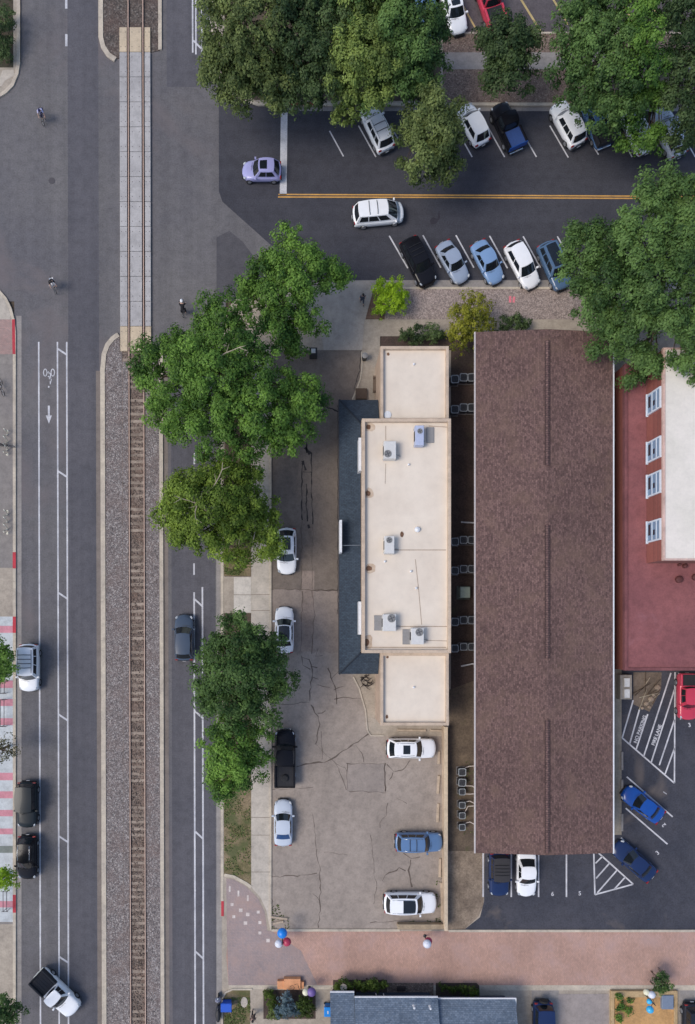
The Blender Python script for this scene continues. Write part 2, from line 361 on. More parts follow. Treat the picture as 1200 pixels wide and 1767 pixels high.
ground('sidewalk', MB().sheet(XS([(387, 996), (404, 996), (404, 1057), (387, 1057)]), z3), CONC_T)
ground('sidewalk_joint', MB().box(*X(434, 1026.6), z3, *X(466, 1025.6), z3 + .003).box(*X(434, 1054), z3, *X(466, 1053), z3 + .003).box(*X(434, 1410.5), z3, *X(466, 1409.5), z3 + .003)
       .box(*X(434, 1441), z3, *X(466, 1440), z3 + .003).box(*X(434, 1504.5), z3, *X(466, 1503.5), z3 + .003).box(*X(404, 1027), z4, *X(434, 1026), z4 + .003), grit('joint', srgb(140, 130, 118)))
ground('driveway', MB().sheet(XS([(556, 486), (639, 486), (645, 500), (629, 556), (625, 605), (559, 605), (551, 556)]), .134).sheet(XS([(452, 500), (556, 500), (552, 553), (452, 553)]), .11), grit('drive_concrete', srgb(168, 159, 148), srgb(156, 148, 138), .1, 6, .15, (.6, .05, 1)))
ground('planting_bed', MB().sheet(XS([(646, 500), (FE, 500), (FE, 552), (631, 552)]), z2), PINK_GR)
ground('planting_bed', MB().sheet(XS([(644, 500), (664, 500), (664, 552), (631, 552)]), z3), grit('red_mulch', srgb(112, 86, 72), srgb(96, 82, 66), .35, 7, .5, bmp=.6))
ground('sidewalk', MB().sheet(XS([(628, 553), (FE, 553), (FE, 581), (627, 581)]), z2), CONC_T)
ground('planting_bed', MB().sheet(XS([(656, 581), (822, 581), (822, 605), (656, 605)]), z2).sheet(XS([(778, 605), (830, 605), (830, 1472), (770, 1472), (770, 1255), (778, 1255)]), z2), MULCH)
ground('dirt_patch', MB().sheet(XS([(770, 1466), (836, 1466), (834, 1560), (826, 1580), (800, 1604), (770, 1604)]), z3), DIRT)
ground('building_walk', MB().sheet(XS([(625, 581), (657, 581), (657, 700), (607, 700), (613, 680), (622, 655), (625, 630)]), z2).sheet(XS([(610, 1160), (657, 1160), (657, 1250), (686, 1250), (686, 1268), (640, 1268), (634, 1262), (631, 1225), (620, 1185)]), z3), CONC_T)
ground('car_park_asphalt', MB().sheet(XS([(469, 605), (625, 605), (622, 650), (608, 688), (600, 720), (600, 1150), (614, 1170), (628, 1215), (634, 1262), (640, 1270), (768, 1270), (768, 1604), (469, 1604)]), .106), A_lot)
A_up = grit('asphalt_lot_old_shaded', srgb(122, 111, 101), srgb(110, 100, 92), .18, 6, .15, stain=(.3, srgb(92, 84, 76), .64, .5))  # older, darker asphalt; part of the trees' shade is put into its colour
A_md = grit('asphalt_lot_middle', srgb(148, 135, 125), srgb(134, 122, 112), .16, 6, .15)
rg = [(600 - i * 6.55, 1128 + R.uniform(-5, 5)) for i in range(21)]
ground('old_shaded_asphalt', MB().sheet(XS([(469, 605), (625, 605), (622, 650), (608, 688), (600, 720), (600, 1018), (469, 1017)]), .108), A_up)
ground('old_shaded_asphalt', MB().sheet(XS([(469, 1017), (600, 1018)] + rg), .108), A_md)
ground('walk_kerb', MB().ribbon(XS([(610, 1168), (620, 1188), (631, 1226), (634, 1260), (640, 1269), (662, 1269)]), 2.2 / PPM, .1, .2).ribbon(XS([(624, 608), (625, 632), (622, 655), (613, 680), (608, 690)]), 2.2 / PPM, .1, .2), KERB)
ground('dirt_patch', MB().sheet(XS([(775, 1190), (830, 1170), (830, 1468), (775, 1468)]), .117), grit('bare_soil', srgb(108, 94, 78), srgb(88, 76, 64), .3, 6, .5, bmp=.6, stain=(.5, srgb(84, 84, 54), .58, .6)))
ground('manhole', MB().prism([(X(90, 312)[0] + .32 * math.cos(k * .5236), X(90, 312)[1] + .32 * math.sin(k * .5236)) for k in range(12)], .0, .014), plain('manhole_iron', srgb(74, 70, 72), .6))
ground('asphalt_stain', MB().sheet(XS([(742, 380), (748, 375), (755, 378), (758, 362), (760, 376), (753, 386), (744, 387)]), .009), grit('oil_stain', srgb(50, 48, 56), None, .2))
ground('asphalt_patch', MB().sheet(XS([(600, 1317), (664, 1318), (663, 1367), (599, 1365)]), .110), grit('patch_asphalt', srgb(150, 139, 130), srgb(140, 130, 122), .12, 7, .3))
# trench repair strip
ground('asphalt_patch', MB().sheet(XS([(521, 985), (543, 985), (541, 1124), (519, 1124)]), .1115), grit('trench_asphalt', srgb(150, 135, 124), srgb(134, 120, 110), .2, 5, .3))
ground('car_park_kerb', MB().box(*X(466, 1604), .1, *X(469, 780), .22).box(*X(469, 1606), .1, *X(690, 1602), .2).box(*X(774, 1607), .1, *X(1260, 1603), .2), KERB)
ground('side_path', MB().sheet(XS([(1057, 560), (1076, 560), (1076, 1160), (1072, 1160), (1072, 1442), (1050, 1442), (1050, 560)]), z2), grit('path_concrete', srgb(150, 141, 126), srgb(136, 128, 114), .14, 6, .3))
ground('east_car_park', MB().sheet(XS([(1072, 1150), (FE, 1150), (FE, 1604), (800, 1604), (828, 1582), (835, 1555), (836, 1440), (1072, 1440)]), .114), A_right)
ground('concrete_apron', MB().sheet(XS([(1092, 1160), (1141, 1160), (1140, 1190), (1120, 1228), (1092, 1215)]), .118), grit('apron', srgb(122, 108, 94), srgb(100, 88, 76), .25, 6, .6))
ground('alley', MB().sheet(XS([(395, 1606), (470, 1606), (FE, 1606), (FE, 1699), (395, 1699), (391, 1650)]), .104), PAVER)
ground('alley_apron', MB().sheet(XS([(392, 1600), (470, 1606), (520, 1640), (548, 1699), (395, 1699)]), .108), PAVER_G)
ground('paver_corner', MB().sheet(XS([(391, 1515), (404, 1517), (424, 1528), (445, 1548), (457, 1572), (461, 1600), (462, 1612), (392, 1612)]), .112), PAVER_G)
ground('kerb', MB().ribbon(XS([(388, 1509), (404, 1512), (426, 1524), (434, 1530)]), 5 / PPM, .1, .16), KERB)
ground('alley_edging', MB().sheet(XS([(395, 1699), (FE, 1699), (FE, 1708), (395, 1708)]), .112).sheet(XS([(915, 1699), (1300, 1699), (1300, 1707), (915, 1707)]), .116), KERB)
for px, py, w in ((397, 1533, 3), (412, 1541, 3), (428, 1549, 3), (401, 1560, 5), (416, 1570, 6), (428, 1577, 6), (446, 1573, 5), (404, 1581, 5), (424, 1592, 6), (449, 1591, 5), (449, 1609, 5), (463, 1622, 6)):
    h2 = 5 if w == 3 else w / 2
    ground('pale_paver', MB().sheet(XS([(px - w / 2, py - h2), (px + w / 2, py - h2), (px + w / 2, py + h2), (px - w / 2, py + h2)]), .118), grit('pale_paver', srgb(214, 204, 196), srgb(190, 176, 168), .15, 9, .6))
ground('planting_bed', MB().sheet(XS([(386, 1720), (392, 1712), (402, 1707), (432, 1707), (432, 2000), (386, 2000)]), z4), GRASS)
ground('kerb', MB().ribbon(XS([(384, 2000), (384, 1722), (390, 1711), (402, 1705.5), (436, 1705.5)]), 3 / PPM, .1, .2), KERB)
ground('path', MB().sheet(XS([(433, 1706), (455, 1706), (455, 2000), (433, 2000)]), z4).sheet(XS([(455, 1757), (545, 1757), (545, 2000), (455, 2000)]), z4).sheet(XS([(545, 1706), (574, 1706), (574, 2000), (545, 2000)]), z4), CONC_T)
ground('planting_bed', MB().sheet(XS([(455, 1707), (545, 1707), (545, 1757), (455, 1757)]), z4), MULCH)
ground('planting_bed', MB().sheet(XS([(575, 1690), (668, 1690), (668, 1720), (575, 1720)]), z4).sheet(XS([(752, 1695), (822, 1695), (827, 1700), (828, 1740), (752, 1740)]), z4), MULCH)
ground('planting_bed', MB().sheet(XS([(668, 1695), (748, 1695), (748, 1740), (668, 1740)]), z4), BROWN_GR)
ground('driveway', MB().sheet(XS([(917, 1708), (964, 1708), (964, 2000), (917, 2000)]), z4).sheet(XS([(1172, 1708), (1400, 1708), (1400, 2000), (1172, 2000)]), z4), CONC_G)
ground('driveway', MB().sheet(XS([(964, 1714), (1050, 1714), (1050, 2000), (964, 2000)]), z5), grit('drive_mauve', srgb(156, 146, 140), srgb(146, 137, 132), .1, 6, .3))

# ------------------------------------------------------------------ painted markings
mk_ = MB()
for x in (68, 100.3, 116.3): mk_.ribbon(ST([(x, 590), (x, E)]), 2.6 / PPM, .012)
for y in (607, 818, 1028, 1238, 1448, 1656): mk_.ribbon(ST([(101, y - 5), (116, y + 5)]), 3 / PPM, .0125)
mk_.ribbon(ST([(117, -40), (117, 15)]), 4 / PPM, .012); mk_.ribbon(ST([(117, 59), (117, 80)]), 4 / PPM, .012)
for a in ((335, 1022, E), (349.3, 1013, E), (335, 972, 992), (336, 782, 801)): mk_.ribbon(ST([(a[0], a[1]), (a[0], a[2])]), 2.8 / PPM, .012)
for y in (1040, 1233, 1441, 1648): mk_.ribbon(ST([(336, y - 6), (349, y + 6)]), 3 / PPM, .0125)
for a in ((335, B, 91), (340.5, B, 94), (351, B, 90)): mk_.ribbon(ST([(a[0], a[1]), (a[0], a[2])]), 2.6 / PPM, .012)
mk_.ribbon(ST([(336, 70), (350, 84)]), 3 / PPM, .0125)
ground('lane_marking', mk_, PAINT)
mk_ = MB().sheet(XS([(485, 194), (496.5, 194), (495, 336), (483, 336)]), .012)
ground('stop_line', mk_, PAINT)
ground('centre_line', MB().ribbon(XS([(481, 335.6), (700, 336.5), (1400, 340)]), 2.2 / PPM, .012).ribbon(XS([(480, 340), (700, 340.5), (1400, 344)]), 2.2 / PPM, .012), YEL)
mk_ = MB()
for a, b in (((672, 407), (704, 463)), ((730, 406), (761, 462)), ((787, 406), (818, 462)), ((845, 407), (876, 463)), ((903, 408), (933, 462)), ((962, 408), (992, 462)), ((1020, 408), (1050, 462))):
    mk_.ribbon(XS([a, b]), 2.4 / PPM, .012)
for a, b in (((569, 226), (593, 270)), ((619, 217), (649, 271)), ((674, 217), (688, 241)), ((785, 217), (815, 271)), ((841, 217), (871, 271)), ((895, 217), (926, 271)), ((949, 217), (981, 272)), ((1003, 217), (1033, 267)), ((1061, 217), (1091, 271)), ((1116, 217), (1146, 271)), ((1170, 217), (1200, 271))):
    mk_.ribbon(XS([a, b]), 2.2 / PPM, .012)
ground('parking_line', mk_, PAINT)
mk_ = MB(); zz = .120
for x in (833.5, 882, 929, 977): mk_.ribbon(XS([(x, 1466), (x, 1547)]), 2.6 / PPM, zz)
for a, b in (((1024, 1470), (1026, 1543)), ((1032, 1471), (1092, 1525)), ((1026, 1543), (1092, 1525)), ((1027, 1489), (1039, 1477)), ((1028, 1515), (1051, 1489)), ((1030, 1540), (1064, 1501)), ((1060, 1533), (1078, 1513)),
             ((1092, 1208), (1073, 1273)), ((1073, 1273), (1163, 1351)), ((1164, 1160), (1163, 1351)), ((1103, 1223), (1086, 1283)), ((1117, 1232), (1097, 1293)), ((1157, 1161), (1110, 1305)), ((1163, 1190), (1123, 1315)), ((1163, 1242), (1137, 1320)), ((1163, 1291), (1147, 1335)),
             ((1081, 1340), (1160, 1409)), ((1079, 1394), (1151, 1456)), ((1071, 1445), (1128, 1496))):
    mk_.ribbon(XS([a, b]), 2.5 / PPM, zz)
ground('parking_line', mk_, PAINT)
def text(s, px, py, size, rot, z, m, name):
    c = bpy.data.curves.new(name, 'FONT'); c.body = s; c.size = size; c.align_x = 'CENTER'; c.align_y = 'CENTER'; c.offset = .012
    o = bpy.data.objects.new(name, c); COL.objects.link(o)
    me = bpy.data.meshes.new_from_object(o); COL.objects.unlink(o); bpy.data.objects.remove(o)
    me.materials.append(m); q = bpy.data.objects.new(name, me); COL.objects.link(q)
    q.location = (*X(px, py), z); q.rotation_euler = (0, 0, rot); q['kind'] = 'structure'; return q
text('NO PARKING', 1104, 1258, .46, math.radians(70), zz, PAINT, 'painted_lettering')
text('FIRE LANE', 1132.5, 1268, .46, math.radians(70), zz, PAINT, 'painted_lettering')
for s, px, py, rt in (('3', 1189, 1251, 10), ('1', 1147, 1368, 55), ('2', 1145, 1423, 130), ('3', 1134, 1471, 40), ('6', 953, 1542, 0), ('5', 1000, 1541, 0)):
    text(s, px, py, .55, math.radians(rt), zz, PAINT, 'painted_number')
def ring(mb, cx, cy, rx, ry, w, z, n=16):
    o = len(mb.v)
    for k in range(n):
        t = 2 * math.pi * k / n
        for d in (-w / 2, w / 2): mb.v.append((*X(cx + (rx + d) * math.cos(t), cy + (ry + d) * math.sin(t)), z))
    for k in range(n):
        a, b = o + 2 * k, o + 2 * ((k + 1) % n); mb.f.append((a, a + 1, b + 1, b))
def bike_mark(cx, cy):
    m_ = MB(); ring(m_, cx - 6.5, cy, 3, 6, 1.6, .012); ring(m_, cx + 6.5, cy, 3, 6, 1.6, .012)
    for pl in ([(-5, 4), (-1, -2), (1, 6)], [(4, 5), (1, -1), (0, 8)], [(-2, 6), (2, 9), (2, 18)], [(0, 10), (4, 12), (2, 20)], [(2, 1), (3, 9), (2, 15)]):
        m_.ribbon(XS([(cx + a, cy + b) for a, b in pl]), 1.7 / PPM, .0125 + .0005 * len(m_.v) % .001)
    m_.ribbon(XS([(cx - .5, cy + 23), (cx - .5, cy + 26)]), 2.5 / PPM, .0125)
    ground('bike_symbol', m_, PAINT)
bike_mark(85, 643); bike_mark(366, 36)
ground('arrow_marking', MB().sheet(XS([(83, 700), (86.5, 700), (86.5, 717), (90, 717), (84.8, 731), (79.5, 717), (83, 717)]), .012), PAINT)
ground('paint_scribble', MB().ribbon(XS([(880, 512), (880, 523)]), 4 / PPM, .12).ribbon(XS([(887, 513), (886, 523)]), 4 / PPM, .12), grit('pink_paint', srgb(238, 132, 142), srgb(210, 120, 128), .2, 8, 1))
# cracks and tar lines in the tan car park
def crack(mb, pts, w, z=.1145, jit=1.6, step=7):
    out = []
    for (a, b), (c, d) in zip(pts, pts[1:]):
        n = max(1, int(math.hypot(c - a, d - b) / step))
        for i in range(n): out.append((a + (c - a) * i / n + R.uniform(-jit, jit), b + (d - b) * i / n + R.uniform(-jit, jit)))
    out.append(pts[-1])
    mb.ribbon(XS(out), [w * R.uniform(.25, 1.25) / PPM for _ in out], z)
ck = MB()
for pts, w in (([(469, 1017), (540, 1018), (582, 1019)], 1.3), ([(540, 1018), (582, 1019)], 2.2), ([(522, 1020), (521, 1060), (520, 1125)], 1.6), ([(540, 1020), (543, 1060), (538, 1128)], 1.2), ([(521, 900), (520, 1017)], 1.6), ([(540, 905), (539, 1017)], 1.2),
               ([(520, 1133), (534, 1138), (539, 1155), (536, 1185), (535, 1210)], 1.8), ([(535, 1150), (548, 1152)], 1.5), ([(548, 1120), (545, 1133), (557, 1131)], 1.5), ([(520, 1133), (524, 1148), (536, 1155)], 1.5), ([(536, 1168), (550, 1172)], 1.3),
               ([(567, 1153), (574, 1178), (582, 1195), (581, 1215)], 2), ([(586, 1156), (572, 1172)], 2), ([(550, 1182), (570, 1186)], 1.5), ([(577, 1192), (593, 1184)], 1.5), ([(577, 1205), (592, 1203), (625, 1206)], 1.6),
               ([(538, 1215), (548, 1235), (553, 1250), (548, 1268), (545, 1284)], 2.4), ([(556, 1262), (556, 1310)], 1), ([(548, 1232), (562, 1226)], 1.4), ([(484, 1215), (535, 1212)], 1),
               ([(511, 1322), (566, 1313), (606, 1288), (636, 1266)], 2.4), ([(615, 1284), (624, 1300), (628, 1315)], 1.8), ([(599, 1317), (665, 1318), (664, 1367), (599, 1365), (600, 1317)], 1.2), ([(664, 1318), (665, 1365)], 2),
               ([(667, 1318), (680, 1333), (700, 1325), (707, 1312)], 2), ([(680, 1333), (672, 1345)], 1.4), ([(580, 1318), (592, 1345), (598, 1363)], 1.4), ([(546, 1465), (552, 1500), (553, 1540), (550, 1600)], 1.8), ([(469, 1513), (520, 1510), (547, 1506)], 1.6),
               ([(668, 1385), (667, 1405), (655, 1418), (656, 1428)], 1.2), ([(685, 1378), (702, 1386)], 1.3), ([(697, 1470), (710, 1482), (725, 1478)], 1.5), ([(708, 1482), (706, 1500), (711, 1530)], 3), ([(660, 1520), (664, 1509), (690, 1497), (700, 1502)], 2), ([(645, 1560), (650, 1530)], 1.4),
               ([(469, 1540), (473, 1600)], 1.2), ([(540, 1540), (552, 1555)], 1), ([(540, 1400), (545, 1440), (546, 1465)], .9), ([(640, 1590), (690, 1588)], 1.2), ([(600, 1330), (560, 1300), (545, 1284)], .8), ([(640, 1440), (645, 1500), (650, 1530)], .8), ([(560, 1470), (600, 1475)], .7), ([(470, 1362), (540, 1358)], .8)):
    crack(ck, pts, w)
ground('pavement_cracks', ck, plain('crack_dark', srgb(98, 87, 79), .95))
tar = MB()
for pts, w in (([(529, 764), (530, 782)], 4), ([(522, 800), (521, 860), (522, 898)], 2.2), ([(538, 782), (538, 850), (540, 905)], 2.2), ([(530, 835), (529, 870), (531, 900)], 3.2), ([(523, 795), (528, 812)], 6), ([(527, 772), (536, 784)], 7), ([(556, 700), (584, 711)], 3), ([(522, 815), (538, 815)], 1.5), ([(533, 905), (534, 912)], 4), ([(583, 1060), (583, 700)], 1), ([(622, 607), (621, 640), (611, 672)], 1.2)):
    crack(tar, pts, w, .116, .8, 6)
ground('tar_lines', tar, plain('tar', srgb(46, 42, 42), .8))

# ------------------------------------------------------------------ railway
RUST = plain('rail_side_rust', srgb(96, 72, 60), .8); STEEL = plain('rail_head', srgb(196, 168, 150), .65)
TIE = grit('tie_timber', srgb(164, 149, 134), srgb(122, 108, 96), .3, 8, .6)
x0, _ = X(237, 883)
tr = thing('railway_track', 'rusty steel railway track on timber sleepers running up the gravel median', 'railway track', (x0, 0, .0))
for px in (224.6, 250.0):
    a = ST([(px, B)])[0]; b = ST([(px, E)])[0]
    m_ = MB(); d = MB()
    m_.ribbon([a, b], .13, .05, .17); d.ribbon([a, b], .072, .17, .235)
    r = m_.build('rail', RUST, tr, world=True); d.build('rail_head', STEEL, r, world=True)
tw = 1.28
tie_me = None
for i in range(100):
    py = 622 + i * 11.7
    c = ST([(237.2, py)])[0]
    if tie_me is None:
        o = MB().bbox(-tw, -.14, -.04, tw, .14, .055, .015).build('sleeper', TIE, tr); tie_me = o
    else:
        o = tie_me.copy(); COL.objects.link(o); o.parent = tr
    o.location = (c[0] - x0 + R.uniform(-.03, .03), c[1] + R.uniform(-.05, .05), .045 + R.uniform(-.006, .02) - (.036 if R.random() < .12 + .5 * max(0, (py - 1150) / 600) else 0)); o.rotation_euler = (0, 0, R.uniform(-.03, .03))
# ballast lying between the rails, hiding part of the sleepers
fb = MB()
for i in range(900):
    c = ST([(R.uniform(227.5, 247.5), 615 + 1175 * R.random() ** .6)])[0]; s_ = R.uniform(.05, .1)
    fb.ball((c[0], c[1], .11), s_, 5, 3, (1, R.uniform(.7, 1.2), .6))
o = fb.build('loose_ballast', BALLAST_W); tag(o, None, None, None, 'stuff')
XP = grit('crossing_concrete', srgb(178, 175, 172), srgb(164, 161, 159), .1, 7, .2, stain=(.5, srgb(140, 138, 136), .66, .4))
XPT = grit('crossing_concrete_tan', srgb(198, 180, 152), srgb(186, 170, 146), .1, 7, .3)
XB = plain('bolt_dark', srgb(90, 86, 84), .7)
lc = thing('level_crossing', 'pale concrete panel crossing set flush around the rails across the junction', 'level crossing', (X(237, 330)[0], X(237, 330)[1], 0))
for i in range(13):
    y0, y1 = 50 + i * 42.9, 50 + (i + 1) * 42.9 - .8
    m = XPT if i < 1 or i > 11 else XP
    for xa, xb in ((209.5, 222.2), (227, 247.4), (252.6, 262.5)):
        (ax, ay), (bx, by) = ST([(xa, y1)])[0], ST([(xb, y0)])[0]
        p = MB().bbox(ax, ay, -.1, bx, by, .2, .015).build('crossing_panel', m, lc, world=True)
        bt = MB()
        for fx in (.2, .8):
            for fy in (.2, .8): bt.box(ax + (bx - ax) * fx - .035, ay + (by - ay) * fy - .035, .2, ax + (bx - ax) * fx + .035, ay + (by - ay) * fy + .035, .204)
        p.data.materials.append(XB); n0 = len(p.data.polygons)
        me = p.data; bl_ = lc.location
        import bmesh
        bm = bmesh.new(); bm.from_mesh(me)
        for i0 in range(0, len(bt.v), 8):
            vv = [bm.verts.new((q[0] - bl_.x, q[1] - bl_.y, q[2] - bl_.z)) for q in bt.v[i0:i0 + 8]]
            for f in bt.f[:6]: bm.faces.new([vv[k] for k in f]).material_index = 1
        bm.to_mesh(me); bm.free()

# ------------------------------------------------------------------ cream flat-roofed building
CREAM = grit('cream_roof', srgb(226, 213, 195), srgb(215, 201, 183), .03, 4, .25, rough=.8, bmp=.05, stain=(.33, srgb(204, 186, 164), .68, .45), mid_amt=.25)
PARA = grit('tan_parapet', srgb(200, 179, 156), srgb(188, 168, 147), .08, 6, .4, rough=.8)
STUC = grit('stucco', srgb(190, 166, 146), srgb(180, 158, 140), .1, 8, .5)
BLUESH = brickm('blue_shingle', srgb(46, 58, 70), srgb(58, 70, 82), srgb(34, 42, 52), .3, .14, .012, noise_amt=.28)
WHITE = plain('white_metal', (.72, .73, .74), .5); BROWNST = plain('rust_stain', srgb(112, 82, 62), .9, var=.3)
xw, yn = X(625, 722, 5.6); xe = X(778, 900, 5.4)[0]; ys = X(625, 1127, 5.6)[1]
xw2, yn2 = X(657, 597, 4.9); ys2 = X(657, 1252, 4.9)[1]
bl = thing('commercial_building', 'cream flat roofed building with a lower wing at each end and blue skirt roof', 'building', ((xw + xe) / 2, (yn + ys) / 2, 0))
def flat_block(x0, y0, x1, y1, zr, zp, t=.28):
    MB().box(x0 + .03, y0 + .03, 0, x1 - .03, y1 - .03, zr).build('wall', STUC, bl, world=True)
    MB().box(x0 + t, y0 + t, zr, x1 - t, y1 - t, zr + .03).build('roof_deck', CREAM, bl, world=True)
    m = MB()
    for a in ((x0, y0, x0 + t, y1), (x1 - t, y0, x1, y1), (x0 + t, y0, x1 - t, y0 + t), (x0 + t, y1 - t, x1 - t, y1)):
        m.bbox(a[0], a[1], zr - .3, a[2], a[3], zp, .02)
    m.build('parapet', PARA, bl, world=True)
flat_block(xw, ys, xe, yn, 5.15, 5.6); flat_block(xw2, yn + .01, xe - .05, yn2, 4.5, 4.9, .26); flat_block(xw2, ys2, xe - .05, ys - .01, 4.5, 4.9, .26)
# skirt roof
ox, oy = X(586, 690, 2.9); oy2 = X(586, 1163, 2.9)[1]; zl, zh = 2.9, 4.15
aw = MB()
vs = [(ox, oy2, zl), (ox, oy, zl), (xw, yn, zh), (xw, ys, zh), (xw2, oy, zl), (xw2, yn, zh), (xw2, oy2, zl), (xw2, ys, zh)]
lo = [(x, y, zl - .16) for x, y, z in (vs[0], vs[1], vs[4], vs[6])] + [(xw, yn, zl - .16), (xw, ys, zl - .16), (xw2, yn, zl - .16), (xw2, ys, zl - .16)]
aw.add(vs + lo, [(1, 0, 3, 2), (1, 2, 5, 4), (0, 6, 7, 3), (0, 1, 9, 8), (1, 4, 10, 9), (6, 0, 8, 11), (4, 5, 14, 10), (7, 6, 11, 15), (9, 12, 13, 8), (12, 9, 10, 14), (8, 13, 15, 11)])
sk = aw.build('skirt_roof', BLUESH, bl, world=True)
for a, b in (((ox, oy, zl), (xw, yn, zh)), ((ox, oy2, zl), (xw, ys, zh))): MB().tube([(a[0], a[1], a[2] + .02), (b[0], b[1], b[2] + .02)], .09, 6).build('hip_cap', plain('hip_dark', srgb(36, 44, 54), .9, var=.2), sk, world=True)
gu = MB(); gu.box(ox - .1, oy2, zl - .14, ox - .005, oy, zl - .02); gu.build('gutter', plain('dark_trim', srgb(58, 56, 58), .6), sk, world=True)
for y0, y1, px in ((755, 812, 621.5), (1038, 1095, 621.5)):
    a, b = X(px - 2.2, y1, 5.2), X(px + 2.2, y0, 5.2)
    MB().bbox(min(a[0], xw - .24), a[1], 3.9, xw - .01, b[1], 5.2, .02).build('sign_panel', WHITE, bl, world=True)
a, b = X(586.4, 953, 4.6), X(590.6, 897, 4.6)
sp = MB().bbox(a[0], a[1], 3.2, b[0], b[1], 4.6, .02).build('sign_panel', WHITE, bl, world=True)
MB().tube([(b[0], (a[1] + b[1]) / 2 - .8, 4.3), (xw, (a[1] + b[1]) / 2 - .8, 4.5)], .04, 6).build('brace', plain('brace_metal', srgb(120, 126, 132), .5, .4), sp, world=True)
STAIN = grit('roof_stain', srgb(206, 186, 162), srgb(188, 164, 140), .1, 5, .8)
# drains with rust around them and seams
for px, py, w, h_ in ((636, 737, 9, 8), (635, 851, 8, 9), (637, 981, 9, 9), (633, 1108, 8, 14), (670, 611, 5, 5), (669, 1134, 4, 4), (668, 1237, 5, 6), (694, 922, 6, 9)):
    zr = 5.2 if 722 < py < 1127 else 4.55
    c = X(px, py, zr); n = 11; r = random.Random(px + py)
    poly = [(c[0] + math.cos(k * 6.283 / n) * w / 36 * r.uniform(.75, 1.2), c[1] + math.sin(k * 6.283 / n) * h_ / 36 * r.uniform(.75, 1.2)) for k in range(n)]
    MB().prism(poly, zr - .03, zr + .012).build('roof_drain', BROWNST, bl, world=True)
    if w > 7:
        o2 = [(c[0] + .12 + math.cos(k * 6.283 / n) * w / 36 * r.uniform(1.5, 2.3), c[1] + math.sin(k * 6.283 / n) * h_ / 36 * r.uniform(1.5, 2.1)) for k in range(n)]
        MB().sheet([(max(x, xw + .3), min(max(y, ys + .3), yn - .3)) for x, y in o2], zr - .012).build('rust_stain', STAIN, bl, world=True)
zr = 5.19
for pts, w in (([(674, 949), (770, 949)], 1.2), ([(717, 965), (723, 1020), (728, 1078)], 1), ([(690, 1081), (772, 1081)], 1.2), ([(735, 1105), (772, 1106)], .9), ([(666, 735), (666, 760)], 1), ([(666, 800), (665, 835)], .8), ([(632, 1117), (770, 1117)], 1.2), ([(740, 735), (772, 737)], 1.2)):
    MB().ribbon([X(a, b, zr) for a, b in pts], w / PPM, zr).build('roof_seam', grit('seam', srgb(172, 150, 130), None, .2), bl, world=True)
for px, py in ((714, 629), (705, 802), (709, 986), (714, 1186), (720, 914), (664, 969), (718, 1015)):
    zr = 5.18 if 722 < py < 1127 else 4.53
    c = X(px, py, zr); big = py == 914
    MB().lathe([(.2 if big else .09, 0), (.26 if big else .1, .08), (.22 if big else .08, .25 if big else .2), (.03, .34 if big else .22)], (c[0], c[1], zr), 12).build('roof_vent', WHITE, bl, smooth=False, world=True)
c = X(669, 716, 4.55); MB().lathe([(.34, 0), (.34, .08), (.2, .1)], (c[0], c[1], 4.53), 14).build('roof_vent', WHITE, bl, world=True)
MB().box(*X(655, 650, 3), .1, *X(657.5, 676, 3), 1.6).build('downpipe_screen', PARA, bl, world=True)

UNITG = plain('unit_white', (.62, .61, .58), .5, var=.06); UNITB = plain('unit_blue_grey', srgb(176, 184, 206), .5); GREYP = plain('grey_panel', srgb(140, 138, 136), .7); DARK = plain('grille_dark', srgb(48, 48, 50), .6)
FANB = plain('fan_blue', srgb(66, 84, 132), .5); FANG = plain('fan_grey', srgb(84, 84, 86), .5); RIM = plain('grille_rim', srgb(178, 180, 182), .5, .2)
def fan_top(par, c, z, r, m=None, rim=None, fm=None):
    MB().lathe([(r * .96, 0), (r, .03), (r * .96, .05), (r * .8, .05), (r * .8, .02)], (c[0], c[1], z), 20).build('fan_guard', rim or RIM, par)
    f = MB().lathe([(r * .79, 0), (r * .79, .012)], (c[0], c[1], z), 20).build('fan_opening', m or DARK, par)
    bld = MB()
    for k in range(4):
        t = k * math.pi / 2 + .4; p = [(c[0] + r * q * math.cos(t + a), c[1] + r * q * math.sin(t + a)) for q, a in ((.15, -.5), (.72, -.28), (.72, .28), (.15, .5))]
        bld.prism(p, z + .013, z + .03)
    bld.lathe([(r * .22, .0), (r * .2, .045)], (c[0], c[1], z), 10)
    bld.build('fan', fm or FANG, f)
